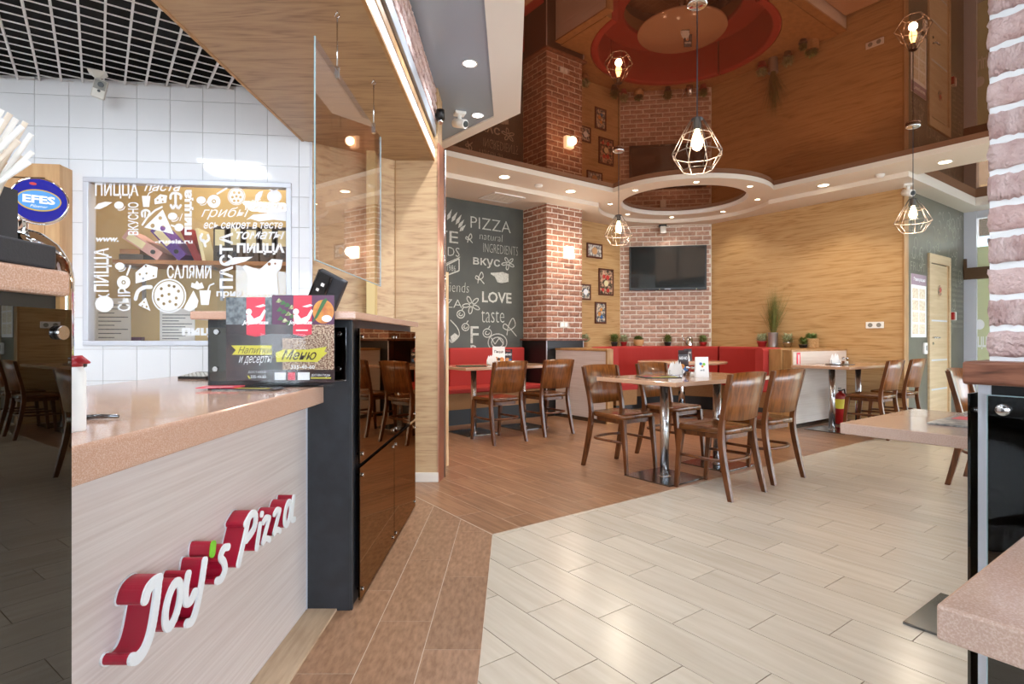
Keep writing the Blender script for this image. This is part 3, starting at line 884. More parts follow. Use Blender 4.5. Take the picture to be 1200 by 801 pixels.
# ------------------------------------------------------------------ street side: shop windows all along the front
def shopfront(name, p0, p1, n, z1=2.97):
    o = struct(bpy.data.objects.new(name, None)); COL.objects.link(o)
    d = Vector((p1[0] - p0[0], p1[1] - p0[1], 0)); l = d.length
    o.location = (p0[0], p0[1], 0); o.rotation_euler.z = math.atan2(d.y, d.x)
    MB().box(0, l, -.04, .04, 0, .12).build('sill', 'alu_white', o)
    MB().box(0, l, -.04, .04, z1 - .1, z1 + .13).build('head', 'alu_white', o)
    for i in range(n + 1):
        x = l * i / n
        MB().box(x - .03, x + .03, -.035, .035, .12, z1 - .1).build('mullion', 'alu_white', o)
    for i in range(n):
        MB().box(l * i / n + .03, l * (i + 1) / n - .03, -.004, .004, .12, z1 - .1).build('pane', 'glass', o)
    return o
wr = shopfront('window_2', W(10.56, 2.77), W(10.56, -4.0), 5)
shopfront('window_3', W(10.56, -4.0), W(-1.2, -4.0), 8)
c0 = W(-1.2, -4.0)
shopfront('window_4', (c0.x, c0.y), (-3.7, c0.y), 4)
struct(MB().box(-3.8, -3.7, c0.y, 3.7, 0, 3.1).build('wall_left', 'street_wall'))
# print on the panes beside the door wall (reads from outside on the shop window)
dq = MB()
def wfn(px, py):
    r = (px - 600) / 658
    Y = 10.56 / (r * CU + SU); X = r * Y
    b = -X * SU + Y * CU
    return (2.77 - b, -0.0075, 1.08 + (397 - py) * Y / 658)
put_text(dq, wfn, 'ПИЦЦА', 1134, 409, 1163, 394, 0.04)
put_text(dq, wfn, 'UNITI', 1134, 374, 1145, 340, 0.04, turn=True)
dq.flat([(x, -y) for x, y in circle(1148, 380, 6, 18)], lambda x, y: wfn(x, -y))
for i in range(7): dq.flat([(1136, -(336 - i * 4)), (1141, -(336 - i * 4)), (1141, -(334 - i * 4)), (1136, -(334 - i * 4))], lambda x, y: wfn(x, -y))
dq.flat([(1133, -418), (1140, -410), (1146, -409), (1140, -416), (1143, -423), (1138, -420)], lambda x, y: wfn(x, -y))
dq.build('decal', 'decal', wr)
MB().box(.03, 1.324, -.0060, -.0050, .12, 2.45).build('printed_film', 'window_film', wr)
# the street outside
struct(MB().prism(rect(-30, -40, 60, 30), -0.3, -0.07).build('ground_street', 'pavement', rz=DR))
bd = thing('apartment_building', 'pale beige building across the street seen through the shop window', 'building', W(24, 3), DR)
MB().box(0, 6, -14, 12, -0.1, 9).build('wall', 'facade', bd)
MB().box(-0.3, 6.2, -14.3, 12.3, 9, 9.5).build('roof', 'facade_b', bd)
for i in range(7):
    for j in range(3):
        f = MB().box(-.03, .02, -12.6 + i * 3.5, -11.0 + i * 3.5, 0.9 + j * 2.8, 2.5 + j * 2.8).build('window', 'plaster_white', bd)
        MB().box(-.05, -.02, -12.5 + i * 3.5, -11.1 + i * 3.5, 1.0 + j * 2.8, 2.4 + j * 2.8).build('pane', 'win_dark', f)

# ================================================================== THE BAR
def standoff(parent, p, d, r=0.009, l=0.02, name='standoff'):
    """steel glass holder: stud plus cap; d = outward direction"""
    p, d = Vector(p), Vector(d)
    return MB().cyl(p - d * l, p, r * .62, 12).cyl(p, p + d * .007, r, 16).build(name, 'steel', parent)

# counter with the raised lettering
sc_ = thing('service_counter', 'low service counter with pale washed wood front and pink stone worktop', 'counter', (0, 0, 0))
MB().box(-0.836, -0.816, 0.86, 2.2346, 0.008, 0.827).build('front_panel', 'ash_panel', sc_)
MB().box(-1.64, -0.836, 0.86, 0.88, 0.0, 0.827).build('side_panel', 'ash_panel', sc_)
MB().box(-1.64, -1.62, 0.88, 3.25, 0.0, 0.827).build('back_panel', 'ash_panel', sc_)
MB().box(-0.8165, -0.8135, 2.226, 2.2346, 0.008, 0.827).build('edge_strip', 'alu_white', sc_)
MB().prism([(-1.66, 0.86), (-0.747, 0.86), (-0.747, 2.2340), (-1.212, 2.2340), (-1.212, 3.3), (-1.66, 3.3)], 0.827, 0.897).build('worktop', 'stone', sc_, bevel=0.008, seg=3)

sg = thing('shop_sign', 'raised red and white channel lettering reading Joys Pizza on counter front', 'sign', (-0.816, 1.53, 0.49))
def letter(strokes, w, face='white_acrylic', closed=False, name='letter'):
    T = Matrix(((0, 0, 1, 0), (1, 0, 0, -1.53), (0, 1, 0, -0.49), (0, 0, 0, 1)))
    def solid(mb, h0, h1, ww):
        k = 0
        for pts in strokes:
            pts = [tuple(q)[:2] for q in pts]
            for i in range(len(pts) - 1):
                (x0, y0), (x1, y1) = pts[i], pts[i + 1]
                d = math.hypot(x1 - x0, y1 - y0)
                if d < 1e-6: continue
                nx, ny = -(y1 - y0) / d * ww / 2, (x1 - x0) / d * ww / 2
                mb.prism([(x0 - nx, y0 - ny), (x1 - nx, y1 - ny), (x1 + nx, y1 + ny), (x0 + nx, y0 + ny)], h0, h1 + k * .00002, T=T); k += 1
            for (x, y) in pts: mb.prism(circle(x, y, ww / 2, 12), h0, h1 + k * .00002, T=T); k += 1
        return mb
    l = solid(MB(), 0.003, 0.054, w).build(name, 'red_letter', sg)
    solid(MB(), 0.054, 0.058, w + .003).build('face', face, l)
    solid(MB(), 0.0005, 0.003, w + .005).build('back_plate', 'white_acrylic', l)
    return l
S = lambda *p: spline(p, 5)
def oval(cx, cy, rx, ry, sh, n=20): return [(cx + rx * math.cos(2 * math.pi * i / n) + sh * ry * math.sin(2 * math.pi * i / n), cy + ry * math.sin(2 * math.pi * i / n)) for i in range(n + 1)]
letter([S((1.163, .541), (1.172, .557), (1.190, .564), (1.208, .564)), S((1.205, .562), (1.196, .515), (1.180, .465), (1.160, .440), (1.138, .434), (1.122, .441))], .0215)
letter([oval(1.258, .486, .026, .044, .28)], .0175)
letter([S((1.318, .528), (1.307, .495), (1.309, .467), (1.327, .461), (1.345, .474)), S((1.388, .532), (1.372, .480), (1.353, .436), (1.333, .412), (1.312, .416))], .0175)
ap = letter([[(1.428, .556), (1.424, .538)]], .021, 'green', name='apostrophe')
letter([S((1.502, .524), (1.480, .528), (1.464, .512), (1.480, .492), (1.486, .470), (1.468, .454), (1.446, .457))], .0165)
letter([S((1.618, .556), (1.592, .510), (1.560, .455)), S((1.602, .553), (1.640, .570), (1.664, .556), (1.652, .522), (1.604, .506))], .018)
letter([[(1.694, .520), (1.672, .458)], [(1.705, .548), (1.706, .549)]], .0165)
letter([S((1.716, .520), (1.735, .528), (1.757, .520)), [(1.757, .520), (1.712, .460)], S((1.712, .460), (1.735, .464), (1.757, .452))], .015)
letter([S((1.796, .520), (1.815, .528), (1.837, .520)), [(1.837, .520), (1.792, .460)], S((1.792, .460), (1.815, .464), (1.837, .452))], .015)
letter([oval(1.902, .490, .024, .036, .28), S((1.953, .530), (1.938, .484), (1.935, .458), (1.958, .452))], .0165)

# tall bar section at the far end of the counter
fb = thing('bar_cabinet', 'tall black bar cabinet with bronze glass front and pink stone top behind menus', 'cabinet', (0, 0, 0))
MB().box(-1.21, -0.646, 2.2346, 3.57, 0, 1.155).build('body', 'black_panel', fb)
MB().box(-0.652, -0.636, 2.236, 2.252, 0, 1.155).build('edge_profile', 'black_panel', fb, bevel=0.002)
MB().box(-1.235, -0.600, 2.15, 3.60, 1.155, 1.187).build('top', 'stone', fb, bevel=0.006)
MB().box(-1.19, -0.652, 2.208, 2.214, 0.915, 1.125).build('glass_panel', 'dark_glass_deep', fb)
for x, z in ((-1.160, 1.108), (-1.165, 0.962), (-0.680, 1.100), (-0.682, 0.962)): standoff(fb, (x, 2.208, z), (0, -1, 0), 0.010)
for y0_, y1_ in ((2.297, 2.957), (2.966, 3.607)):
    for z0_, z1_ in ((0.012, 0.553), (0.570, 1.124)):
        MB().box(-0.629, -0.621, y0_, y1_, z0_, z1_).build('glass_panel', 'dark_glass', fb)
        for yy in (y0_ + .03, y1_ - .03):
            for zz in (z0_ + .035, z1_ - .035): standoff(fb, (-0.621, yy, zz), (1, 0, 0), 0.008)

# tall bar section at the near end
nb = thing('bar_cabinet', 'tall black bar cabinet with dark glass front at the left edge, nearest', 'cabinet', (0, 0, 0))
MB().box(-1.25, -0.668, -0.5, 0.828, 0, 1.142).build('body', 'black', nb)
MB().box(-0.672, -0.662, 0.822, 0.832, 0, 1.142).build('edge_profile', 'oak_trim', nb)
MB().box(-1.27, -0.655, -0.5, 0.835, 1.142, 1.180).build('top', 'stone', nb, bevel=0.006)
MB().box(-0.651, -0.645, -0.5, 0.8225, 0.012, 1.1225).build('glass_panel', 'dark_glass_deep', nb)
standoff(nb, (-0.645, 0.800, 1.089), (1, 0, 0), 0.010)
standoff(nb, (-0.645, 0.800, 0.06), (1, 0, 0), 0.010)

# straw box and straws on the near bar
sb = thing('straw_box', 'black stepped box holding straws on the near bar top', 'box', (-0.75, 0.64, 1.180))
MB().box(-0.10, 0.092, -0.25, 0.172, 0, 0.034).build('tray', 'black_soft', sb, bevel=0.003)
MB().box(-0.09, 0.068, -0.25, 0.135, 0.034, 0.05).box(-0.09, 0.068, -0.25, -0.24, 0.05, 0.105).box(-0.09, 0.068, 0.125, 0.135, 0.05, 0.105).box(-0.09, -0.08, -0.24, 0.125, 0.05, 0.105).box(0.058, 0.068, -0.24, 0.125, 0.05, 0.105).build('cup', 'black_soft', sb)
rg = random.Random(4)
tips = [(12, 133), (19, 139), (26, 148), (30, 143), (37, 157), (38, 178), (22, 165), (5, 140), (31, 165), (14, 152), (34, 190), (2, 128), (24, 182), (9, 160)]
for i, (tx, ty) in enumerate(tips):
    Y = 0.69 + 0.06 * rg.random()
    tip = Vector(((tx - 600) / 658 * Y, Y, 1.08 + (397 - ty) * Y / 658))
    base = Vector((min(tip.x - .40 * (tip.z - 1.2305) - .006 * rg.random(), -.694), Y - 0.004, 1.2305))
    d = (tip - base)
    o = MB().tube([(0, 0, 0), tuple(d * .55 + Vector((-.004, 0, .003))), tuple(d)], 0.0032, 10).build('drinking_straw', 'straw' if i % 3 else 'straw_b', loc=base)
    tag(o, 'paper wrapped white drinking straw leaning in the black box', 'straw', 'straws in the black box')

# beer tap with round badge
bt = thing('beer_tap', 'chrome beer tap with round blue badge reading EFES behind the straw box', 'beer tap', (-0.985, 1.2, 0.897))
path = [(0, 0, 0), (0, 0, .15), (0, 0, .29)] + [(-0.085 + .085 * math.cos(t), 0, .31 + .075 * math.sin(t)) for t in [R(k) for k in range(0, 181, 20)]] + [(-.17, 0, .24)]
MB().tube(path, [.04, .04, .04] + [.040] * 10 + [.034], 20).build('column', 'chrome', bt)
MB().lathe([(0.06, 0), (0.06, .012), (0.045, .02)], 24).build('base', 'chrome', bt)
MB().tube([(-.055, -.01, .39), (-.045, -.02, .43), (-.04, -.03, .445)], .011, 12).build('neck', 'chrome', bt)
bd_ = bpy.data.objects.new('badge', None); COL.objects.link(bd_); bd_.parent = bt; bd_.location = (.002, -.032, .469); bd_.rotation_euler = (R(-6), 0, R(36))
# badge: meshes face the room (local -y)
TB = Matrix.Rotation(R(90), 4, 'X')
b1 = MB().lathe([(0.0, -.012), (.046, -.012), (.049, -.006), (.049, .004), (.046, .006)], 36, T=TB)
bdg = b1.build('badge', 'chrome', bt); bdg.location = bd_.location; bdg.rotation_euler = bd_.rotation_euler
bpy.data.objects.remove(bd_)
fl = lambda d: (lambda x, y: (x, -d, y))
mb = MB().flat(circle(0, 0, .0455, 36), fl(.0065)); mb.build('disc', 'efes_blue', bdg)
mb = MB().flat(circle(0, 0, .036, 36, .023), fl(.0072)); mb.build('ring', 'gold', bdg)
mb = MB().flat(circle(0, 0, .034, 36, .0205), fl(.0079)); mb.build('field', 'efes_light', bdg)
mb = MB(); put_text(mb, fl(.0086), 'EFES', -.026, -.007, .026, .010, 0.04); put_text(mb, fl(.0086), 'Pilsener', -.014, -.016, .014, -.010, 0, .3); mb.build('lettering', 'decal', bdg)
mb = MB().flat(circle(-.010, .034, .006, 12, .003), fl(.0074)); mb.build('spot', 'pic_red', bdg)

# things on the worktop close to the near bar
bo = thing('squeeze_bottle', 'white squeeze bottle with red spout at the worktop end', 'bottle', (-0.874, 1.115, 0.897))
MB().lathe([(0.022, 0), (.023, .004), (.023, .115), (.018, .128)], 20).build('bottle', 'paper', bo)
MB().lathe([(.018, .128), (.018, .140), (.012, .146), (.003, .150)], 16).build('collar', 'pot_red', bo)
MB().tube([(0, 0, .138), (.018, 0, .142), (.036, 0, .136)], [.012, .009, .002], 10).build('spout', 'pot_red', bo)
cu = thing('steel_cup', 'tapered steel bar cup beside the white squeeze bottle', 'cup', (-1.065, 1.33, 0.897))
MB().lathe([(.026, 0), (.042, .118), (.046, .122), (.046, .128), (.040, .125), (.025, .004), (0, .004)], 24).build('cup', 'steel', cu)
MB().lathe([(.0465, .116), (.048, .122), (.0465, .128)], 24, caps=False).build('rim', 'black', cu)
la = thing('ice_scoop', 'small shiny steel scoop lying on the pink worktop', 'scoop', (-1.0, 1.27, 0.898), R(10))
MB().add([(-.03, -.02, 0), (.03, -.02, 0), (.03, .02, 0), (-.03, .02, 0), (-.03, -.015, .035), (.0, -.01, .02), (.0, .01, .02), (-.03, .015, .035)],
         [(0, 3, 2, 1), (0, 1, 5, 4), (2, 3, 7, 6), (1, 2, 6, 5), (3, 0, 4, 7), (4, 5, 6, 7)]).build('bowl', 'steel', la, bevel=0.003)
MB().tube([(.025, 0, .004), (.06, .0, .006), (.10, .0, .005)], [.006, .005, .004], 10).build('handle', 'steel_dark', la)

# wooden cabinet hung on the kitchen wall behind the tap
kc = thing('hanging_cabinet', 'light wooden cabinet with framed door behind the beer tap', 'cabinet', KE, KR)
kx0, kz1 = KW(-30, 196); kx1, _ = KW(86, 196); _, kz0 = KW(86, 372)
MB().box(kx0, kx1, -0.115, -0.008, kz0, kz1).build('body', 'cabinet_wood', kc, bevel=0.003)
dr = MB().box(kx0, kx1 - .0, -.132, -.116, kz1 - .085, kz1).box(kx1 - .085, kx1, -.132, -.116, kz0, kz1 - .085).box(kx0, kx0 + .085, -.132, -.116, kz0, kz1 - .085).box(kx0 + .085, kx1 - .085, -.132, -.116, kz0, kz0 + .085)
dr = dr.build('door', 'cabinet_wood', kc)
MB().box(kx0 + .085, kx1 - .085, -.124, -.1165, kz0 + .085, kz1 - .085).build('panel', 'cabinet_wood', dr)
MB().box(kx1 - .092, kx1 - .085, -.1255, -.1245, kz0 + .085, kz1 - .085).box(kx0 + .085, kx1 - .085, -.1255, -.1245, kz1 - .092, kz1 - .085).build('groove', 'groove', dr)

# what stands behind the kitchen window
def kpt(px, py, y):                       # survey point pushed back into the small room
    r = (px - 600) / 658
    # point on the plane local y = const
    c, s = math.cos(KR), math.sin(KR)
    ox, oy = KE.x - s * y, KE.y + c * y
    t = (ox - oy * r) / (c * -1 + s * r) if False else None
    # (ox + c*x) / (oy + s*x) = r
    x = (r * oy - ox) / (c - r * s)
    Y = oy + s * x
    return x, 1.08 + (397 - py) * Y / 658
sx0, sz = kpt(146, 307, .62); sx1, _ = kpt(352, 312, .62)
sh = thing('binder_shelf', 'brown wooden shelf on brackets behind the kitchen window', 'shelf', KE, KR)
MB().box(sx0, sx1, .46, .775, sz - .03, sz).build('board', 'shelf_wood', sh, bevel=0.002)
for px in (155, 250):
    bx, _ = kpt(px, 300, .6)
    MB().box(bx - .012, bx + .012, .50, .776, sz - .05, sz - .03).box(bx - .012, bx + .012, .76, .776, sz - .28, sz - .03).build('bracket', 'alu', sh)
def slab(name, label, cat, px0, px1, h, m, y0=.50, y1=.74, lean=0.0, z=None, group=None, extra=None):
    x0, _ = kpt(px0, 300, .6); x1, _ = kpt(px1, 300, .6)
    t = thing(name, label, cat, (0, 0, 0), 0, group)
    t.location = KE + Vector((math.cos(KR) * x0 - math.sin(KR) * .6, math.sin(KR) * x0 + math.cos(KR) * .6, sz if z is None else z))
    t.rotation_euler = (0, lean, KR)
    MB().box(0, x1 - x0, y0 - .6, y1 - .6, 0, h).build('cover', m, t, bevel=0.003)
    if extra:
        w = x1 - x0
        MB().box(w * .15, w * .85, y0 - .603, y0 - .6, h * .45, h * .9).build('label_card', extra, t)
        MB().cyl((w / 2, y0 - .606, h * .2), (w / 2, y0 - .6, h * .2), w * .22, 14).build('finger_ring', 'black', t)
    return t
slab('file_tray', 'dark flat box lying at the left end of the kitchen shelf', 'box', 148, 176, .045, 'folder_dark')
slab('file_tray', 'flat box lying on top of the dark box on the shelf', 'box', 149, 172, .035, 'shelf_wood', z=sz + .047)
slab('ring_binder', 'pink ring binder leaning far over on the kitchen shelf', 'binder', 192, 204, .30, 'folder_pink', lean=R(-56), extra='folder_cream')
slab('ring_binder', 'purple ring binder leaning beside the pink binder', 'binder', 216, 228, .30, 'folder_purple', lean=R(-42), extra='folder_cream')
slab('ring_binder', 'red folder leaning behind the purple binder', 'binder', 231, 240, .27, 'folder_red', lean=R(-24), y0=.56)
slab('ring_binder', 'cream document folder leaning against the dark binders', 'binder', 241, 245, .26, 'folder_cream', lean=R(-12), y0=.54)
for i, (a_, b_) in enumerate(((256, 272), (274, 290), (292, 308), (310, 326), (328, 344))):
    slab('ring_binder', ['grey brown upright binder left of the dark binder row', 'second grey brown upright binder in the row', 'middle grey brown upright binder in the row', 'fourth grey brown upright binder in the row', 'rightmost grey brown upright binder on the shelf'][i], 'binder', a_, b_ - .5, .27 + .012 * (i % 2), 'folder_dark', extra='folder_cream', group='upright binders on the shelf')
for i, (x0, x1, yt, yb, lb) in enumerate(((112, 153, 349, 404, 'white printed notice sheet pinned low left behind the kitchen window'), (187, 228, 361, 404, 'white printed notice sheet pinned right of the other notice'))):
    a0, z1_ = kpt(x0, yt, .77); a1, z0_ = kpt(x1, yb, .77)
    n_ = thing('notice_sheet', lb, 'paper', KE, KR)
    MB().box(a0, a1, .772, .779, z0_, z1_).build('sheet', 'paper', n_)
    mb = MB()
    for k in range(9):
        zz = z1_ - .05 - k * (z1_ - z0_ - .08) / 9
        mb.box(a0 + .02, a1 - .02 - .05 * (k % 3), .7705, .772, zz - .006, zz)
    mb.build('print', 'menu_grey', n_)
bx_, bz_ = kpt(165, 396, .70)
pb = MB().box(-.035, .035, -.03, .03, 0, .11).build('purple_box', 'menu_purple', loc=KE + Vector((math.cos(KR) * bx_ - math.sin(KR) * .66, math.sin(KR) * bx_ + math.cos(KR) * .66, 0.985)), rz=KR, bevel=.002)
tag(pb, 'small purple box standing on the sill between the two notices', 'box')
struct(MB().box(-1.9, 0.35, .5, .78, .95, .985).build('trim_1', 'plaster_white', loc=KE, rz=KR))
sl = thing('backroom_fill', 'added slim fill lamp under the ceiling of the small back room', 'lamp', KE + Vector((-.75, .50, 2.90)), KR)  # unseen lamp added to brighten the wall behind the kitchen window
MB().box(-.5, .5, -.05, .05, -.04, -.001).build('diffuser', 'lamp_cool', sl)
light('AREA', sl, (0, 0, -.06), W_BACKROOM, NEUT, .6)

# hanging clear screen over the counter
hs = thing('hanging_screen', 'clear acrylic sneeze screen hung on two rods from wooden soffit', 'screen', (-0.72, 2.56, 1.37))
MB().box(-.002, .002, -.51, .516, 0, .815).build('sheet', 'acrylic', hs)
MB().box(-.0025, .0025, -.512, -.508, 0, .815).box(-.0025, .0025, -.512, .518, -.003, .001).box(-.0025, .0025, .512, .518, 0, .815).build('edge', 'glass_edge', hs)
for y in (2.313, 2.922):
    MB().cyl((0, y - 2.56, .80), (0, y - 2.56, 1.03), .003, 8).build('rod', 'steel', hs)
    MB().box(-.008, .008, y - 2.568, y - 2.552, .78, .83).build('clamp', 'steel', hs)
    MB().tube([(0.009 * math.cos(t), y - 2.56, 1.042 + .010 * math.sin(t)) for t in [R(k) for k in range(-90, 230, 30)]], .0022, 8).cyl((0, y - 2.56, 1.05), (0, y - 2.56, 1.06), .003, 8).build('hook', 'steel', hs)

# menus in their clear holder
MY = 2.135
def mfn(Yc): return lambda px, py: ((px - 600) / 658 * MY - MX, Yc, 1.08 + (397 - (-py)) * MY / 658 - 0.905)
MX = -0.80
mh = thing('menu_holder', 'clear acrylic holder standing on the worktop with two menus', 'holder', (MX, MY, 0.899))
MB().box(-.33, .118, .018, .021, .008, .345).build('back_sheet', 'glass_clear', mh)
MB().box(-.30, .118, -.021, -.019, .0, .20).build('front_sheet', 'glass_clear', mh)
MB().box(-.30, .118, -.021, .03, -.001, .002).build('foot', 'glass_clear', mh)
def menu(label, x0, x1, y0_, y1_, Yc, paint):
    t = thing('menu_leaflet', label, 'menu', (MX, MY, 0.905))
    f = mfn(Yc - MY if False else Yc)
    def P(poly, m, d, name, holes=()):
        MB().flat([(x, -y) for x, y in poly], lambda x, y: f(x, y)[:1] + (Yc - d * .0004,) + f(x, y)[2:], [[(x, -y) for x, y in h] for h in holes]).build(name, m, t)
    def TX(body, bx, m, d, bold=0.0, shear=0.0, name='lettering'):
        mb = MB(); put_text(mb, lambda x, y: f(x, -y)[:1] + (Yc - d * .0004,) + f(x, -y)[2:], body, bx[0], bx[3], bx[2], bx[1], bold, shear); mb.build(name, m, t)
    p0, p1 = f(x0, -y1_), f(x1, -y0_)
    MB().box(p0[0], p1[0], Yc, Yc + .002, p0[2], p1[2]).build('sheet', 'menu_dark', t)
    paint(P, TX)
def rider(P, ox, oy):
    """white silhouette on the red ribbon"""
    P(circle(ox - 7, oy - 4, 3.6, 14), 'decal', 4, 'emblem')
    P([(ox - 10, oy), (ox - 5, oy - 1), (ox - 1, oy + 4), (ox + 6, oy + 1), (ox + 11, oy - 7), (ox + 13, oy - 5), (ox + 9, oy + 5), (ox + 4, oy + 10), (ox - 6, oy + 11), (ox - 9, oy + 8)], 'decal', 4, 'emblem')
    P([(ox, oy - 10), (ox + 10, oy - 13), (ox + 13, oy - 11), (ox + 6, oy - 9)], 'decal', 4, 'emblem')
def p_left(P, TX):
    P(rect(264, 348, 319, 380), 'menu_grey', 1, 'photo_print')
    P([(288, 348), (310, 348), (310, 392), (299, 394.5), (288, 392)], 'menu_red', 2, 'ribbon')
    rider(P, 298, 369)
    TX("Joy's Pizza", (283, 375, 314, 381), 'decal', 5, .04, .3)
    P([(270, 404.5), (319, 404.5), (319, 415.5), (271, 415.5), (275.5, 410)], 'menu_yellow', 2, 'banner')
    TX('Напитки', (278, 406, 318, 414), 'menu_dark', 3, 0, .45)
    TX('и десерты', (279, 417, 318.5, 428), 'decal', 3, 0, .45)
    TX('ДОСТАВКА', (290, 434.5, 311, 437.5), 'decal', 3)
    TX('335-40-60', (293, 439.5, 311, 443), 'decal', 3, .02)
    P([(289, 440), (291, 440), (293, 443.5), (291, 443.5)], 'menu_yellow', 3, 'mark')
def p_right(P, TX):
    P(rect(319, 346, 391.5, 380), 'menu_purple', 1, 'photo_print')
    P(rect(355, 380, 391.5, 433), 'menu_food', 1, 'photo_print')
    P(rect(331, 396, 356, 433), 'menu_food', 1, 'photo_print')
    P(circle(379, 365, 12.5, 24, 14), 'menu_orange', 2, 'photo_print')
    P(circle(383, 373, 6, 14, 4), 'decal', 3, 'photo_print')
    for k in range(11):
        cx_, cy_ = 327 + (k % 4) * 5 + (k // 4), 352 + k * 2.6
        P([(cx_ - 4, cy_ + 2), (cx_, cy_ - 3), (cx_ + 4, cy_ + 1), (cx_, cy_ + 2.5)], 'menu_leaf' if k % 3 else 'leaf_pale', 2, 'leaf_print')
    P([(366, 378), (378, 352), (382, 349), (384, 351), (372, 372)], 'menu_leaf', 4, 'leaf_print')
    P([(344, 346), (365.5, 346), (365.5, 391.5), (354.5, 394), (343.5, 391.5)], 'menu_red', 3, 'ribbon')
    rider(P, 354, 369)
    TX("Joy's Pizza", (338, 375, 366, 381), 'decal', 5, .04, .3)
    TX('——', (347, 386, 361, 387.5), 'decal', 5)
    P([(323, 413), (333, 409), (360, 409.5), (383, 406), (380, 412), (384, 413), (377, 419), (372, 424), (345, 423.5), (324, 424)], 'menu_yellow', 2, 'banner')
    TX('Меню', (330, 409.5, 371, 421.5), 'menu_dark', 3, .01, .45)
    TX('335-40-60', (341, 427.5, 369, 432), 'decal', 4, .02)
    P(rect(319, 433, 391.5, 448), 'menu_dark', 2, 'strip')
    P(rect(322, 436, 335, 445), 'decal', 3, 'strip'); P(rect(337.5, 436, 346, 445), 'menu_red', 3, 'strip'); P(rect(349, 436, 363, 445), 'decal', 3, 'strip')
    P(rect(364.5, 442, 388, 443.2), 'menu_yellow', 3, 'strip')
    TX('ДОСТАВКА ПИЦЦЫ', (365, 438, 387, 441), 'decal', 3)
menu('dark drinks and desserts menu standing left in the clear holder', 264, 319, 348, 446, 0.006, p_left)
menu('pizza menu with yellow brush stroke standing right in the clear holder', 318.5, 392, 345.5, 448, 0.0, p_right)

# leaflets lying in front of the holder
for i, (x, y, w_, d_, r_, m_, lb) in enumerate(((-0.96, 2.04, .21, .10, 4, 'magazine', 'glossy leaflet lying under the others in front of the menu holder'),
                                             (-0.93, 2.035, .20, .10, -7, 'menu_dark', 'dark leaflet lying on the glossy one before the menu holder'),
                                             (-1.06, 2.045, .14, .09, 10, 'menu_red', 'red leaflet lying at the left end of the pile'))):
    l_ = thing('leaflet', lb, 'leaflet', (x, y, .8975 + .0035 * i), R(r_), 'leaflets before the menu holder')
    MB().box(-w_ / 2, w_ / 2, -d_ / 2, d_ / 2, 0, .003).build('sheet', m_, l_)
    MB().box(-w_ * .3, w_ * .35, -d_ * .35, -d_ * .2, .003, .0034).build('stripe', 'menu_yellow' if i == 1 else 'decal', l_)
ca = thing('calculator', 'black desk calculator with pale keys on the worktop by menus', 'calculator', (-1.45, 2.62, .897), R(-12))
MB().add([(-.075, -.06, 0), (.075, -.06, 0), (.075, .06, 0), (-.075, .06, 0), (-.075, -.06, .010), (.075, -.06, .010), (.075, .06, .026), (-.075, .06, .026)],
         [(3, 2, 1, 0), (4, 5, 6, 7), (0, 1, 5, 4), (1, 2, 6, 5), (2, 3, 7, 6), (3, 0, 4, 7)]).build('body', 'black', ca, bevel=.003)
for i in range(6):
    for j in range(4):
        z = .010 + (.026 - .010) * ((-.045 + j * .022) + .06) / .12
        MB().box(-.064 + i * .022, -.048 + i * .022, -.05 + j * .022, -.036 + j * .022, z, z + .005).build('key', 'cctv', ca)
MB().box(-.06, .06, .038, .054, .0235, .027).build('display', 'cctv_grey', ca)
# card terminal on the far bar
te = thing('card_terminal', 'black payment terminal propped tilted on the far bar top', 'terminal', (-0.805, 2.42, 1.1875), R(0))
a_ = Matrix.Translation((0.012, 0, .098)) @ Matrix.Rotation(R(27), 4, 'Y') @ Matrix.Rotation(R(14), 4, 'X')
MB().box(-.062, .062, -.018, .018, -.078, .078, T=a_).build('body', 'black_soft', te, bevel=.008, seg=3)
MB().box(-.056, -.004, -.024, -.017, -.05, .072, T=a_).build('cradle', 'black', te, bevel=.003)
MB().box(-.066, -.061, -.02, .02, -.07, .074, T=a_).box(.0, .006, -.026, -.017, -.05, .07, T=a_).build('rim', 'steel_dark', te)
MB().box(-.03, -.016, -.027, -.023, .016, .03, T=a_).box(-.042, -.030, -.027, -.023, -.012, .0, T=a_).build('button', 'paper', te)
MB().prism([(-.05, -.05), (.04, -.05), (.04, .05), (-.05, .05)], 0, .012).cyl((-.01, 0, .01), (0.0, 0, .07), .014, 12).build('stand', 'black', te, bevel=.002)

# ------------------------------------------------------------------ pier in the right foreground
pr = struct(MB().box(1.780, 2.19, -0.35, 0.418, 0.97, 3.05).build('wall_pier_right', 'mortar_white', rz=DR))
lay_bricks(pr, (1.79, 0.428), R(-90), 0.75, 1.0285, 2.975, bm_pink, blen=0.225, seed=8)
lay_bricks(pr, (2.19, 0.418), R(180), 0.40, 1.0285, 2.975, bm_pink, blen=0.225, seed=9, shift=.11, ds=.45)
MB().box(1.700, 2.26, -0.40, 0.452, 0.970, 1.026).build('ledge', 'ledge_wood', pr, bevel=0.006, seg=3)
MB().box(1.770, 2.19, -0.35, 0.433, 0.0, 0.970).build('cladding', 'black', pr)
MB().box(1.764, 1.792, 0.412, 0.437, 0.0, 0.970).build('corner_profile', 'alu_white', pr)
MB().box(1.732, 1.738, -0.34, 0.411, 0.012, 0.944).build('glass_panel', 'dark_glass_deep', pr)
MB().box(1.7315, 1.7385, 0.4105, 0.4125, 0.012, 0.944).box(1.7315, 1.7385, -.34, .411, .9435, .9455).build('glass_edge', 'glass_edge', pr)
MB().box(1.752, 2.19, 0.4485, 0.4545, 0.012, 0.944).build('glass_panel', 'dark_glass_deep', pr)
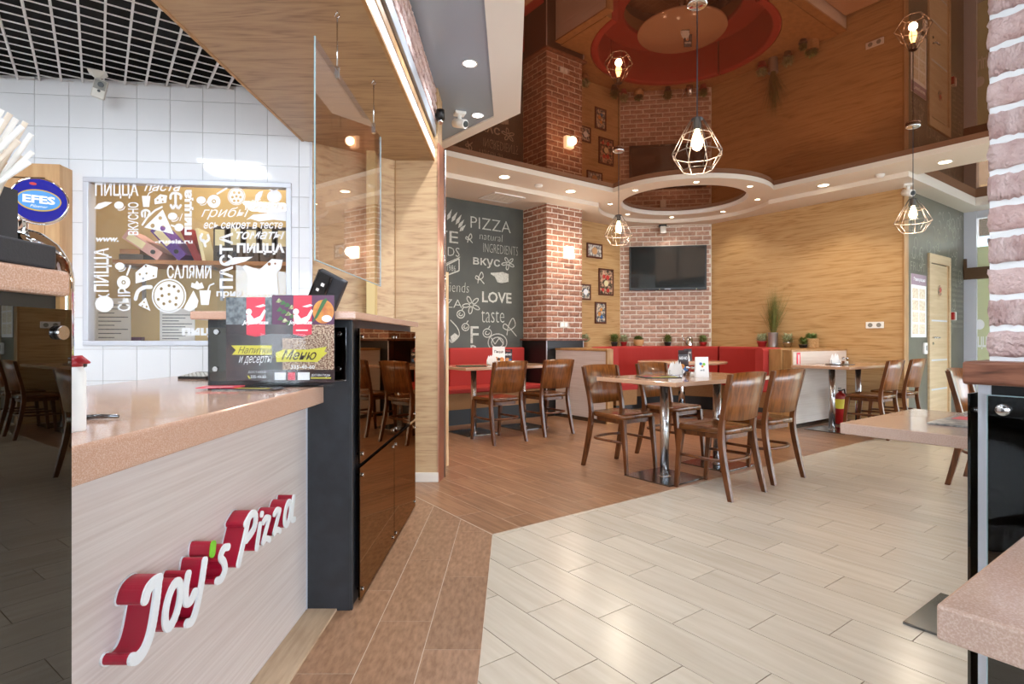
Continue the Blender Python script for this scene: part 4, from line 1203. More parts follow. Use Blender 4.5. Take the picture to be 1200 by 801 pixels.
for b_, z_ in ((0.381, 0.912), (0.381, 0.05)):
    MB().cyl((1.772, b_, z_), (1.732, b_, z_), .009, 14).lathe([(0.0, 0), (.0145, 0), (.0145, .008), (.0125, .011), (.0, .011)], 24, T=Matrix.Translation((1.732, b_, z_)) @ Matrix.Rotation(R(-90), 4, 'Y')).build('standoff', 'steel', pr)
MB().cyl((1.80, .43, .90), (1.80, .462, .90), .008, 12).build('standoff', 'steel', pr)

# unseen fill lamps added in the kitchen grid ceiling to brighten the kitchen
for lb, x, y in (('added square fill lamp in the kitchen grid ceiling above the worktop', -2.3, 1.9), ('added square fill lamp in the kitchen grid ceiling near the entrance', -2.3, 0.3)):
    t = thing('fill_lamp', lb, 'lamp', (x, y, 2.76), 0, 'added kitchen fill lamps')
    MB().box(-.30, .30, -.30, .30, -.004, .03).build('frame', 'alu_white', t)
    MB().box(-.28, .28, -.28, .28, -.006, -.004).build('diffuser', 'lamp_cool', t)
    l = light('AREA', t, (0, 0, -.02), W_FILL, COOL, .55)

# ================================================================== THE DINING HALL
def make_chair():
    t = thing('dining_chair', '', 'chair', (0, 0, 0), 0, 'bentwood dining chairs')
    # seat: rounded trapezoid with a shallow dish; chair faces +y
    sm = MB()
    out = []
    for (x, y, r) in ((-.175, -.19, .06), (.175, -.19, .06), (.205, .205, .05), (-.205, .205, .05)):
        cx, cy = x - math.copysign(r, x), y - math.copysign(r, y)
        a0 = {(-1, -1): 180, (1, -1): 270, (1, 1): 0, (-1, 1): 90}[(int(math.copysign(1, x)), int(math.copysign(1, y)))]
        for k in range(6): out.append((cx + r * math.cos(R(a0 + 18 * k)), cy + r * math.sin(R(a0 + 18 * k))))
    n = len(out)
    rings = []
    for s_, z in ((.92, .428), (1.0, .434), (1.0, .462), (.975, .470), (.70, .463), (.40, .459)):
        rings.append([(x * s_, y * s_, z) for x, y in out])
    vs = [q for r_ in rings for q in r_]; fs = []
    for i in range(len(rings) - 1):
        for k in range(n):
            l = (k + 1) % n; fs.append((i * n + k, i * n + l, (i + 1) * n + l, (i + 1) * n + k))
    fs.append(tuple(range(n))[::-1]); fs.append(tuple((len(rings) - 1) * n + k for k in range(n)))
    sm.add(vs, fs, True)
    so = sm.build('seat', 'chair_seat', t)
    MB().prism([(x * .86, y * .86) for x, y in out], .395, .430).build('apron', 'chair_wood', t)
    # backrest: curved ply sheet between the rear posts
    N = 12; vs = []; fs = []
    rows = ((.535, -.178), (.64, -.196), (.75, -.216), (.850, -.236))
    for off in (0, .013):
        for z, y in rows:
            for i in range(N + 1):
                u_ = i / N * 2 - 1
                wv = .198 + (z - .535) * .03
                zz = z + (.008 * (1 - u_ * u_) if z > .8 else (-.012 * (1 - u_ * u_) if z < .54 else 0))
                vs.append((u_ * wv, y - .040 * (1 - u_ * u_) + off - .006, zz))
    m = (N + 1) * len(rows)
    for j in range(len(rows) - 1):
        for i in range(N):
            k = j * (N + 1) + i
            fs.append((k, k + 1, k + N + 2, k + N + 1)); fs.append((m + k, m + k + N + 1, m + k + N + 2, m + k + 1))
    rim = [i for i in range(N + 1)] + [j * (N + 1) + N for j in range(1, len(rows))] + [(len(rows) - 1) * (N + 1) + i for i in range(N - 1, -1, -1)] + [j * (N + 1) for j in range(len(rows) - 2, 0, -1)]
    for i in range(len(rim)):
        j = (i + 1) % len(rim); fs.append((rim[i], m + rim[i], m + rim[j], rim[j]))
    MB().add(vs, fs, True).build('backrest', 'chair_back', t)
    def leg(path):
        """square tapering leg: path of (x, y, z, half size)"""
        vs, fs = [], []
        for x, y, z, h_ in path: vs += [(x - h_, y - h_ * 1.25, z), (x + h_, y - h_ * 1.25, z), (x + h_, y + h_ * 1.25, z), (x - h_, y + h_ * 1.25, z)]
        for i in range(len(path) - 1):
            for k in range(4):
                l = (k + 1) % 4; fs.append((i * 4 + k, i * 4 + l, i * 4 + 4 + l, i * 4 + 4 + k))
        fs += [(3, 2, 1, 0), tuple(4 * (len(path) - 1) + k for k in range(4))]
        return MB().add(vs, fs)
    for s_ in (-1, 1):
        leg([(s_ * .180, .222, 0, .0115), (s_ * .178, .205, .2, .014), (s_ * .176, .180, .434, .018)]).build('leg', 'chair_wood', t, bevel=.003)
        pts = spline([(s_ * .208, -.236, 0), (s_ * .203, -.200, .15), (s_ * .197, -.163, .34), (s_ * .193, -.155, .46), (s_ * .196, -.172, .58), (s_ * .203, -.205, .72), (s_ * .206, -.234, .845)], 3)
        leg([(q.x, q.y, q.z, .0135 + .003 * math.sin(min(q.z / .6, 1) * math.pi)) for q in pts]).build('leg', 'chair_wood', t, bevel=.003)
    pth = [(.176, .19, .245), (.183, .05, .247), (.188, -.10, .249)] + [(.188 * math.cos(a), -.10 - .085 * math.sin(a), .25) for a in [R(k) for k in range(15, 180, 15)]] + [(-.188, -.10, .249), (-.183, .05, .247), (-.176, .19, .245)]
    MB().tube(pth, .0115, 8).build('stretcher', 'chair_wood', t)
    return t
chair0 = make_chair()
chairs = [  # a, b, turn (0 = faces +b), label
    (3.585, 2.372, 0, 'brown bentwood chair seen from behind, nearest at the large table'),
    (4.235, 2.420, -2, 'brown bentwood chair seen from behind, right of the nearest one'),
    (3.555, 3.275, 181, 'brown bentwood chair at the left end of the large table, facing the counter side'),
    (4.305, 3.335, 180, 'brown bentwood chair behind the large table under the round table edge'),
    (3.430, 4.915, 1, 'brown bentwood chair at the table by the chalkboard, left of two'),
    (4.160, 4.985, 0, 'dark brown bentwood chair at the chalkboard table, right of two'),
    (6.970, 2.665, 0, 'brown bentwood chair at the small table by the fire extinguisher, nearer one'),
    (7.620, 2.665, 0, 'brown bentwood chair at the extinguisher table, nearer the poster'),
    (5.285, 1.200, 180, 'brown bentwood chair half hidden behind the right brick pier'),
]
for i, (a, b, tr, lb) in enumerate(chairs):
    if i == 0:
        chair0.location = W(a, b); chair0.rotation_euler.z = DR + R(tr); chair0['label'] = lb
    else:
        dup(chair0, W(a, b), DR + R(tr), lb)

def table(label, a0, a1, b0, b1, posts, top='table_top', z=0.77, th=0.032, plate=.44, pr_=.034, group='rectangular pedestal tables'):
    ca_, cb_ = (a0 + a1) / 2, (b0 + b1) / 2
    t = thing('dining_table', label, 'table', W(ca_, cb_), DR, group)
    MB().box(a0 - ca_, a1 - ca_, b0 - cb_, b1 - cb_, z - th, z).build('table_top', top, t, bevel=0.004)
    for (pa, pb_) in posts:
        x, y = pa - ca_, pb_ - cb_
        MB().cyl((x, y, .010), (x, y, z - th - .006), pr_, 28).build('pedestal', 'brushed', t)
        MB().box(x - plate / 2, x + plate / 2, y - plate / 2, y + plate / 2, 0.0005, .010).build('base_plate', 'steel_dark', t, bevel=0.002)
        MB().box(x - .13, x + .13, y - .13, y + .13, z - th - .008, z - th).build('mount_plate', 'steel_dark', t)
        MB().lathe([(.05, .010), (.048, .014), (pr_, .016)], 28, (x, y, 0), caps=False).build('collar', 'chrome', t)
    return t
table('long pedestal table in the middle of the hall with four chairs', 3.285, 4.62, 2.51, 3.29, ((3.57, 2.83), (4.30, 2.85)))
table('long pedestal table along the red bench by the chalkboard', 3.17, 4.50, 5.13, 5.83, ((3.49, 5.48), (4.21, 5.48)))
table('pedestal table against the low partition by the fire extinguisher', 6.665, 8.10, 2.77, 3.425, ((7.01, 3.11), (7.72, 3.11)))
table('speckled square table with a magazine left of the right brick pier', 2.215, 2.93, 0.25, 0.955, ((2.66, 0.63),), 'stone_top', th=.04, plate=.41)
table('speckled table corner at the bottom right, nearest the camera', 0.790, 1.45, -0.47, 0.235, ((1.12, -0.12),), 'stone_top', th=.042, plate=.41)
rt = thing('round_table', 'round wooden table inside the curved red bench', 'table', W(6.66, 4.98), DR)
MB().lathe([(0, .735), (.60, .735), (.612, .742), (.612, .763), (.605, .77), (0, .77)], 56).build('table_top', 'table_top', rt)
MB().cyl((0, 0, .01), (0, 0, .735), .045, 28).build('pedestal', 'chrome', rt)
MB().lathe([(.30, 0), (.30, .008), (.06, .018), (.045, .03)], 40).build('base_plate', 'steel_dark', rt)

# ------------------------------------------------------------------ benches and low partitions
bn = thing('upholstered_bench', 'straight red upholstered bench along the chalkboard wall', 'bench', W(3.7, 6.28), DR)
MB().box(-0.5, 1.28, -.28, .16, .40, .46).build('seat_cushion', 'red_fabric', bn, bevel=.015, seg=3)
MB().box(-0.5, .02, .16, .285, .44, .96).box(.03, 1.28, .16, .285, .44, .96).build('backrest', 'red_fabric', bn, bevel=.02, seg=3)
MB().box(-0.5, 1.28, -.26, .285, .20, .40).build('front_panel', 'tan_fabric', bn)
MB().box(-0.5, 1.28, -.20, .285, 0, .20).build('plinth', 'plinth', bn)

BCa, BCb = 6.66, 4.98
def arcsweep(mb, r0, r1, z0, z1, a0, a1, n=40, rnd=0.0):
    if rnd:
        k = rnd
        prof = [(r0, z0), (r0, z1 - k), (r0 + k * .3, z1 - k * .3), (r0 + k, z1), (r1 - k, z1), (r1 - k * .3, z1 - k * .3), (r1, z1 - k), (r1, z0)]
    else: prof = [(r0, z0), (r0, z1), (r1, z1), (r1, z0)]
    path = [((0, 0), (math.cos(R(a0 + (a1 - a0) * i / n)), math.sin(R(a0 + (a1 - a0) * i / n)))) for i in range(n + 1)]
    return mb.sweep(path, prof)
cb_ = thing('corner_bench', 'curved red upholstered bench around the round table', 'bench', W(BCa, BCb), DR)
for a0, a1 in ((-95, 8), (9.5, 100), (101.5, 174)):
    arcsweep(MB(), 1.17, 1.28, .44, .965, a0, a1, 28, .03).build('backrest', 'red_fabric', cb_)
arcsweep(MB(), .80, 1.17, .40, .465, -80, 172, 56, .02).build('seat_cushion', 'red_fabric', cb_)
arcsweep(MB(), .82, 1.17, .20, .40, -80, 172, 56).build('front_panel', 'tan_fabric', cb_)
arcsweep(MB(), .90, 1.17, 0, .20, -80, 172, 56).build('plinth', 'plinth', cb_)
# shelf that fills the corners behind the curved bench
sp = [(5.29, 5.02), (5.29, 6.565), (7.115, 6.565), (8.165, 5.515), (8.165, 3.54), (6.80, 3.54)]
ar = [(BCa + 1.285 * math.cos(R(t)), BCb + 1.285 * math.sin(R(t))) for t in range(-90, 175, 6)]
pl = thing('planter_shelf', 'wooden shelf behind the curved bench carrying the potted plants', 'shelf', W(0, 0), DR)
poly = [(5.29, ar[-1][1]), (5.29, 6.565), (7.115, 6.565), (8.165, 5.515), (8.165, 3.54), (ar[0][0], 3.54)] + ar
MB().prism(poly, .93, .955).build('shelf_board', 'oak_trim', pl)
MB().prism([(BCa + (q[0] - BCa) * 1.0, q[1]) for q in poly], .02, .93).build('shelf_body', 'oak_trim', pl)

pa_ = thing('low_partition', 'low pale partition with wooden cap at the left of the curved bench', 'partition', W(0, 0), DR)
MB().box(5.180, 5.275, 5.02, 5.99, .05, .925).build('panel', 'ash_panel', pa_)
MB().box(5.168, 5.280, 4.985, 5.99, .925, .95).build('cap', 'oak_trim', pa_, bevel=.003)
MB().box(5.175, 5.280, 4.99, 5.02, 0, .925).build('end_post', 'oak_trim', pa_)
MB().box(5.172, 5.275, 5.02, 5.99, 0, .05).build('skirting', 'steel_dark', pa_)
pc_ = thing('low_partition', 'low pale partition with red card holder at the extinguisher table', 'partition', W(0, 0), DR)
MB().box(6.735, 8.16, 3.435, 3.53, .05, .925).build('panel', 'ash_panel_d', pc_)
MB().box(6.69, 8.165, 3.428, 3.535, .925, .95).build('cap', 'oak_trim', pc_, bevel=.003)
MB().box(6.70, 6.735, 3.432, 3.535, 0, .925).build('end_post', 'oak_trim', pc_)
MB().box(6.735, 8.16, 3.430, 3.53, 0, .05).build('skirting', 'steel_dark', pc_)
ch_ = thing('card_holder', 'small red and white wall card beside the low partition end', 'card', W(6.86, 3.433, .86), DR)
MB().box(-.04, .04, -.006, -.0005, -.085, .055).build('card', 'menu_red', ch_)
MB().box(-.012, .012, -.008, -.006, -.085, .03).build('stripe', 'decal', ch_)

# ------------------------------------------------------------------ fire extinguisher, frame of pine
fe = thing('fire_extinguisher', 'red fire extinguisher with yellow label under the small table', 'extinguisher', W(7.60, 3.27), DR)
MB().lathe([(.05, 0), (.062, .01), (.062, .35), (.05, .385), (.022, .40), (.02, .42), (0, .42)], 24).build('body', 'ext_red', fe)
MB().lathe([(.0628, .20), (.0628, .32)], 24, caps=False).build('label_band', 'yellow', fe)
MB().box(-.045, .02, -.01, .01, .42, .435).box(-.05, .01, -.008, .008, .45, .46).build('handle', 'black', fe)
MB().tube([(.02, 0, .42), (.06, -.02, .44), (.075, -.03, .35), (.072, -.03, .2)], .009, 8).build('hose', 'black', fe)
sf = thing('pine_frame', 'narrow raw pine stand just behind the bar pier', 'stand', (-0.735, 5.05, 0), R(125))
for x in (-.30, .0):
    MB().box(x - .02, x + .02, -.012, .012, 0, 1.65).build('post', 'pine', sf)
for z in (.08, .45, .85, 1.25, 1.58): MB().box(-.30, .022, -.016, .016, z, z + .05).build('rung', 'pine', sf)

# ------------------------------------------------------------------ television, pictures, wall fittings
TVC = ((7.223 + 8.105) / 2, (6.467 + 5.585) / 2)
tv = thing('television', 'black flat television hung on the brick corner wall', 'television', W(TVC[0] - .05, TVC[1] - .05, 2.256), DR - R(45))
MB().box(-.623, .623, -.025, .03, -.366, .366).build('bezel', 'black', tv, bevel=.006)
MB().box(-.598, .598, -.028, -.024, -.325, .345).build('screen', 'screen', tv)
MB().box(-.05, .05, -.0275, -.025, -.352, -.343).build('logo_strip', 'alu', tv)
MB().box(-.25, .25, .03, .062, -.2, .2).build('wall_mount', 'black', tv)
for x in (-.13, .46): MB().ball((x, -.026, -.352), .007, 8, 6).build('indicator', 'lamp_warm' if False else 'folder_cream', tv)
sp_ = thing('small_speaker', 'small cream wall speaker above the television', 'speaker', W(7.575, 6.045, 2.90), DR - R(45))
MB().box(-.045, .045, -.10, -.01, -.075, .045).build('body', 'cctv', sp_, bevel=.006)
MB().box(-.06, .06, -.06, .06, .045, .078).build('bracket', 'black', sp_)
def picture(label, a0, z1, a1, z0, m, deco=()):
    t = thing('picture_frame', label, 'picture', W((a0 + a1) / 2, 6.566, (z0 + z1) / 2), DR)
    w_, h_ = (a1 - a0) / 2, (z1 - z0) / 2
    MB().box(-w_, w_, -.022, 0, h_ - .025, h_).box(-w_, w_, -.022, 0, -h_, -h_ + .025).box(-w_, -w_ + .025, -.022, 0, -h_ + .025, h_ - .025).box(w_ - .025, w_, -.022, 0, -h_ + .025, h_ - .025).build('frame', 'frame_brown', t, bevel=.003)
    MB().box(-w_ + .02, w_ - .02, -.012, -.004, -h_ + .02, h_ - .02).build('print', m, t)
    for x, z, r, mm in deco:
        MB().flat(circle(x * w_, z * h_, r, 14), lambda q, s: (q, -.0126, s)).build('print_spot', mm, t)
picture('brown framed pale bread print, topmost of the four pictures', 6.330, 2.633, 6.678, 2.395, 'pic_a', ((0, 0, .06, 'pot_clay'),))
picture('tall brown framed print of red fruit, right of the others', 6.599, 2.241, 6.940, 1.802, 'pic_b', ((.2, .35, .04, 'pic_red'), (-.3, .4, .035, 'pic_red'), (0, -.1, .05, 'folder_cream'), (.25, -.62, .035, 'pic_red'), (-.45, -.6, .03, 'pic_red')))
picture('small brown framed dark print half behind the brick column', 6.10, 1.961, 6.415, 1.709, 'pic_c', ((.3, 0, .05, 'decal'),))
picture('brown framed blue breakfast print, lowest of the four pictures', 6.511, 1.685, 6.767, 1.335, 'pic_c', ((.1, .3, .03, 'menu_orange'), (-.2, -.1, .035, 'menu_orange'), (.2, -.4, .03, 'blue')))
sc2 = thing('sconce_lamp', 'glowing square glass wall lamp on the brick column', 'wall lamp', W(5.412, 6.015, 2.315), DR)
MB().box(-.075, .075, -.075, -.006, -.085, .085).build('shade', 'sconce_glass', sc2, bevel=.012, seg=3)
MB().box(-.05, .05, -.008, .004, -.06, .06).build('mount', 'alu', sc2)
light('POINT', sc2, (0, -.12, 0), W_SCONCE, WARM, .06)
sw = thing('light_switch', 'white double switch low on the brick column', 'switch', W(5.35, 6.018, 1.287), DR)
MB().box(-.075, .075, -.014, -.002, -.04, .04).build('plate', 'cctv', sw, bevel=.004)
for x in (-.036, .036): MB().box(x - .026, x + .026, -.019, -.014, -.028, .028).build('rocker', 'paper', sw)
so = thing('power_socket', 'white double power socket on the wood wall', 'socket', W(8.168, 3.09, 1.262), DR + R(90))
MB().box(-.105, .105, .0, .014, -.042, .042).build('plate', 'paper', so, bevel=.004)
for x in (-.05, .05): MB().lathe([(.0, .0), (.024, 0), (.028, .003), (.028, .006)], 20, T=Matrix.Translation((x, .012, 0)) @ Matrix.Rotation(R(-90), 4, 'X')).build('outlet', 'cctv_grey', so)

# door, poster and small fittings on the right hand chalk wall
dq_ = struct(bpy.data.objects.new('door_1', None)); COL.objects.link(dq_); dq_.location = W(0, 0); dq_.rotation_euler.z = DR
MB().box(9.007, 9.07, 2.745, 2.772, 0, 2.24).box(9.785, 9.846, 2.745, 2.772, 0, 2.24).box(9.07, 9.785, 2.745, 2.772, 2.115, 2.24).build('door_frame', 'door_wood', dq_)
dl = MB().box(9.075, 9.70, 2.75, 2.768, 0.01, 2.10).build('door_leaf', 'door_wood', dq_)
MB().box(9.70, 9.785, 2.762, 2.771, 0.01, 2.115).build('door_gap', 'cabinet_wood', dq_)
for z in (.38, .78, 1.32): MB().box(9.08, 9.695, 2.747, 2.751, z, z + .022).build('inlay', 'alu_white', dl)
MB().cyl((9.14, 2.75, 1.10), (9.14, 2.715, 1.10), .012, 10).tube([(9.14, 2.712, 1.10), (9.27, 2.710, 1.10)], .010, 8).cyl((9.14, 2.75, 1.02), (9.14, 2.742, 1.02), .018, 14).build('handle', 'steel', dl)
MB().flat(circle(9.40, 1.75, .075, 18), lambda x, y: (x, 2.746, y)).build('sticker', 'pic_b', dl)
MB().flat(circle(9.42, 1.76, .035, 14), lambda x, y: (x, 2.745, y)).build('sticker', 'pic_red', dl)
ps = thing('poster', 'tall cream poster with mauve heading beside the door', 'poster', W(8.67, 2.768, 1.514), DR)
MB().box(-.262, .262, -.006, 0, -.411, .411).build('sheet', 'paper', ps)
MB().box(-.262, .262, -.0075, -.006, .27, .411).build('heading', 'poster_head', ps)
mb = MB(); put_text(mb, lambda x, y: (x, -.0085, y), 'Эвакуация', -.19, .31, .22, .37, .02); mb.build('lettering', 'decal', ps)
for i in range(2):
    for j in range(4): MB().box(-.22 + i * .24, -.02 + i * .24, -.0075, -.006, -.37 + j * .155, -.24 + j * .155).build('picture_field', 'poster_pic', ps)
rb = thing('alarm_button', 'red and white alarm call box on the wall right of the door', 'alarm', W(9.93, 2.768, 1.41), DR)
MB().box(-.06, .06, -.05, 0, -.06, .06).build('box', 'paper', rb, bevel=.004)
MB().box(-.061, -.0, -.052, -.01, -.055, .055).build('front', 'ext_red', rb)
ic = thing('intercom', 'small white intercom below the poster', 'intercom', W(8.867, 2.768, .955), DR)
MB().box(-.05, .05, -.03, 0, -.075, .075).build('body', 'paper', ic, bevel=.008)
MB().box(-.02, .02, -.033, -.03, -.03, .04).build('button', 'cctv_grey', ic)
dcl = thing('metal_fitting', 'dark metal block on the window post right of the door', 'fitting', W(10.50, 2.70, 2.08), DR)
MB().box(-.07, .05, -.40, .05, -.11, .06).build('body', 'groove', dcl, bevel=.006)
MB().box(-.04, .04, .03, .066, -.11, .20).build('arm', 'groove', dcl)
cw = struct(MB().box(10.50, 10.62, 2.62, 2.77, 0, 2.98).build('trim_2', 'alu_white', rz=DR))

# ------------------------------------------------------------------ chalk drawings on the left wall
ck = MB()
def cfn(px, py):
    r = (px - 600) / 658
    Y = 6.566 / (-r * SU + CU)
    return (r * Y * CU + Y * SU, 6.566, 1.08 + (397 - py) * Y / 658)
def ct(body, x0, yl, x1, yr, hl, bold=0.0, shear=0.0):
    """lettering on the wall: yl / yr are the left / right cap tops, hl the left cap height"""
    a0, _, z0 = cfn(x0, yl); a1, _, z1 = cfn(x1, yr)
    _, _, zb_ = cfn(x0, yl + hl)
    h_ = z0 - zb_
    put_text(ck, lambda x, y: (x, 6.5665, y), body, a0, z0 - h_, a1, z0, bold, shear)
def cr(pts, w_=.014):
    q = [cfn(x, y) for x, y in pts]
    ribbon(ck, lambda x, y: (x, 6.566, y), [(k[0], k[2]) for k in q], w_)
ct('PIZZA', 551.5, 253, 598.5, 265, 13.5, -.012)
ct('natural', 562, 271.5, 589, 278, 8.5, -.02, .1)
ct('INGREDIENTS', 566.5, 284.5, 607, 293, 10.5, -.022)
ct('вкус', 554.5, 301, 586, 308, 11.5, .012)
ct('LOVE', 565, 341, 599.5, 344, 13, .02)
ct('taste', 564, 363.5, 591, 366, 14, -.015)
ct('TE', 509, 268, 537, 273, 14, .0)
ct('FRIENDS', 490, 285, 538.5, 289, 11, -.01)
ct('1986', 524, 310, 534, 312, 7, -.01)
ct('Friends', 517, 329, 549.5, 336, 12, -.02, .1)
ct('PIZZA', 497, 349, 541.5, 355, 10, -.015)
ct('F', 551.5, 382, 561, 383, 20, .0)
ct('R', 551.5, 404, 561, 405, 18, .0)
for k, (x0, y0_, x1, y1_) in enumerate(((524, 258, 529.5, 245), (529, 260, 536, 248), (534, 263, 541, 251), (537, 267, 544, 257), (538.5, 271, 546, 263), (519, 256, 523, 243))):
    q0, q1 = cfn(x0, y0_), cfn(x1, y1_)
    dx, dz = q1[0] - q0[0], q1[2] - q0[2]; l_ = math.hypot(dx, dz); nx, nz = -dz / l_ * .026, dx / l_ * .026
    ck.flat([(q0[0], q0[2]), (q0[0] + dx * .35 - nx, q0[2] + dz * .35 - nz), (q1[0], q1[2]), (q0[0] + dx * .35 + nx, q0[2] + dz * .35 + nz)], lambda x, y: (x, 6.566, y))
def flower(px, py, r, n=5):
    for k in range(n):
        t = 2 * math.pi * k / n + .5
        cx_, cy_ = px + r * .6 * math.cos(t), py + r * .6 * math.sin(t)
        cr([(cx_ + r * .42 * math.cos(t) * math.cos(s) - r * .2 * math.sin(t) * math.sin(s), cy_ + r * .42 * math.sin(t) * math.cos(s) + r * .2 * math.cos(t) * math.sin(s)) for s in [2 * math.pi * j / 10 for j in range(11)]])
flower(595.5, 308.5, 7.5); flower(552.5, 357, 10.5)
def swirl(px, py, s):
    cr([tuple(q) for q in spline([(px, py + 8 * s), (px + 1.5 * s, py), (px + 5 * s, py - 6 * s), (px + 7 * s, py), (px + 2 * s, py + 4 * s), (px - 3 * s, py + 2 * s), (px - 1 * s, py - 1 * s), (px + 8 * s, py + 9 * s)], 5)])
swirl(560, 324, .9); swirl(594, 381, 1.4); swirl(548, 278, .7)
for px, py, r in ((540, 368, 4.5), (545.5, 383, 4.2), (571, 390, 5.0)):
    cr([(px + r * math.cos(t), py + r * math.sin(t)) for t in [2 * math.pi * j / 14 for j in range(15)]]); cr([(px + .5 * r * math.cos(t), py + .4 * r * math.sin(t)) for t in [2 * math.pi * j / 10 for j in range(8)]]); cr([(px + 1, py - r), (px + 3, py - r - 3)])
cr([(583 + 11 * math.cos(t), 401 + 10 * math.sin(t)) for t in [2 * math.pi * j / 22 for j in range(23)]]); cr([(583 + 7 * math.cos(t), 401 + 6 * math.sin(t)) for t in [2 * math.pi * j / 16 for j in range(17)]])
cr([(576, 396), (580, 403), (585, 396), (590, 403)])
q = [cfn(*k) for k in ((575, 319.5), (585, 319), (589, 318.5), (596, 321), (596, 330), (588, 331.5), (583, 330.5), (580, 324), (575, 321))]
ck.flat([(k[0], k[2]) for k in q], lambda x, y: (x, 6.566, y))
cr([(522, 311), (538, 303), (538, 317), (522, 323)], .018); cr([(522, 309), (539, 301)], .01)
cr([tuple(k) for k in spline([(528, 375), (536, 384), (538, 393), (530, 401), (527, 398)], 5)])
q = [cfn(*k) for k in ((528, 394), (533, 390), (537, 393), (534, 399), (529, 400))]
ck.flat([(k[0], k[2]) for k in q], lambda x, y: (x, 6.566, y))
ck.build('chalk_drawing', 'chalk', wch)
# fainter drawings on the door wall
cd = MB()
rg = random.Random(12)
for k in range(90):
    a, z = rg.uniform(8.35, 10.4), rg.uniform(1.2, 2.85)
    if 8.95 < a < 9.9 and z < 2.28: continue
    if a < 8.98 and z < 2.0: continue
    r = rg.uniform(.03, .085); t0 = rg.uniform(0, 6); n = rg.choice((5, 8, 11))
    ribbon(cd, lambda x, y: (x, 2.767, y), [(a + r * math.cos(t0 + j * .6) * (1 - j * .03), z + r * 1.2 * math.sin(t0 + j * .6)) for j in range(n)], .014)
put_text(cd, lambda x, y: (x, 2.767, y), 'FRUIT', 8.40, 1.97, 8.92, 2.08, -.02)
put_text(cd, lambda x, y: (x, 2.767, y), 'and', 8.42, 2.12, 8.72, 2.22, -.02)
for k in range(12): put_text(cd, lambda x, y: (x, 2.767, y), 'italian cuisine', 9.98, 1.25 + k * .075, 10.44, 1.30 + k * .075, -.01)
cd.build('chalk_drawing', 'chalk_soft', wcr)

# ------------------------------------------------------------------ potted plants
def rosette(mb, c, r, h, n, rg, lw=.010, up=.5):
    for k in range(n):
        t = rg.uniform(0, 2 * math.pi); e = rg.uniform(.15, 1.0)
        l = r * rg.uniform(.55, 1.05)
        d = Vector((math.cos(t) * (1 - e * up), math.sin(t) * (1 - e * up), e * h / r)).normalized()
        p0 = Vector(c) + Vector((math.cos(t), math.sin(t), 0)) * r * .25 * rg.random() + Vector((0, 0, h * .5 * rg.random()))
        s = d.cross(Vector((0, 0, 1))).normalized() * lw * rg.uniform(.7, 1.3)
        m_ = p0 + d * l * .6; tip = p0 + d * l + Vector((0, 0, -.01))
        nn = s.cross(d).normalized() * lw * .25
        mb.add([p0, m_ - s + nn, tip, m_ + s + nn, m_ - nn], [(0, 1, 4), (1, 2, 4), (2, 3, 4), (3, 0, 4)])
def pot_plant(label, loc, potm, leafm, r=.055, h=.075, fr=.10, fh=.15, seed=1, n=210, shape='taper'):
    rg = random.Random(seed)
    t = thing('potted_plant', label, 'plant', loc, 0, 'potted plants on the shelf')
    prof = {'taper': [(r * .72, 0), (r, h * .8), (r * 1.06, h * .82), (r * 1.06, h), (r * .95, h), (r * .9, h * .85), (0, h * .85)],
            'bowl': [(r * .6, 0), (r * .95, h * .35), (r * 1.08, h * .75), (r * 1.0, h * .92), (r * 1.06, h), (r * .95, h), (r * .9, h * .85), (0, h * .85)],
            'can': [(r * .95, 0), (r, .01), (r, h - .01), (r * 1.04, h), (r * .95, h), (r * .9, h * .9), (0, h * .9)]}[shape]
    MB().lathe(prof, 24).build('pot', potm, t)
    fo = MB(); rosette(fo, (0, 0, h * .85), fr, fh, n, rg)
    fo.build('foliage', leafm, t)
    return t
PZ = .9555
def on_shelf(px, a=None, b=None):
    r = (px - 600) / 658
    if a is not None: Y = a / (r * CU + SU)
    else: Y = b / (-r * SU + CU)
    return Vector((r * Y, Y, PZ))
def on_ch(px, off=.11):
    r = (px - 600) / 658; c = 13.69 - off * math.sqrt(2)
    Y = c / (r * (CU - SU) + SU + CU); return Vector((r * Y, Y, PZ))
pot_plant('leafy plant in a pale clay pot half hidden behind the brick column', on_shelf(685.5, b=6.44), 'pot_clay', 'leaf_pale', seed=2, r=.05)
pot_plant('leafy plant in a black pot, leftmost of two touching pots', on_shelf(720, b=6.42), 'pot_black', 'leaf_dark', seed=3, fr=.11)
pot_plant('leafy plant in a red pot beside the left black pot', on_shelf(731, b=6.44), 'pot_red', 'leaf_pale', seed=4, r=.052)
pot_plant('low plant in a round clay bowl before the brick wall', on_ch(748.5, .105), 'pot_clay', 'leaf_dark', r=.08, h=.115, fr=.088, fh=.075, seed=5, shape='bowl')
pot_plant('leafy plant in a black pot under the television', on_ch(782.5), 'pot_black', 'leaf_dark', seed=6, fr=.098)
pot_plant('leafy plant in a red pot at the right edge of the brick wall', on_ch(824), 'pot_red', 'leaf', seed=7, r=.06, fr=.095)
pot_plant('pale bushy plant in a dark red pot left of the tall grass', on_shelf(893, a=8.045), 'pot_red', 'leaf_pale', seed=8, r=.07, h=.09, fr=.105)
pot_plant('pale bushy plant in a steel pot right of the tall grass', on_shelf(923, a=8.05), 'steel', 'leaf_pale', seed=9, r=.06, h=.08, fr=.105)
pot_plant('small dense plant in a black pot before the wicker basket', on_shelf(941, a=7.90), 'pot_black', 'leaf_dark', seed=10, r=.055, h=.05, fr=.075, fh=.13, n=200)
pot_plant('low green plant in a wicker basket at the shelf end', on_shelf(951, a=8.04), 'wicker', 'leaf', seed=11, r=.09, h=.13, fr=.10, fh=.09, n=180, shape='can')
wc = thing('watering_can', 'slim steel watering can with spout on the shelf under television', 'watering can', on_ch(808), 0)
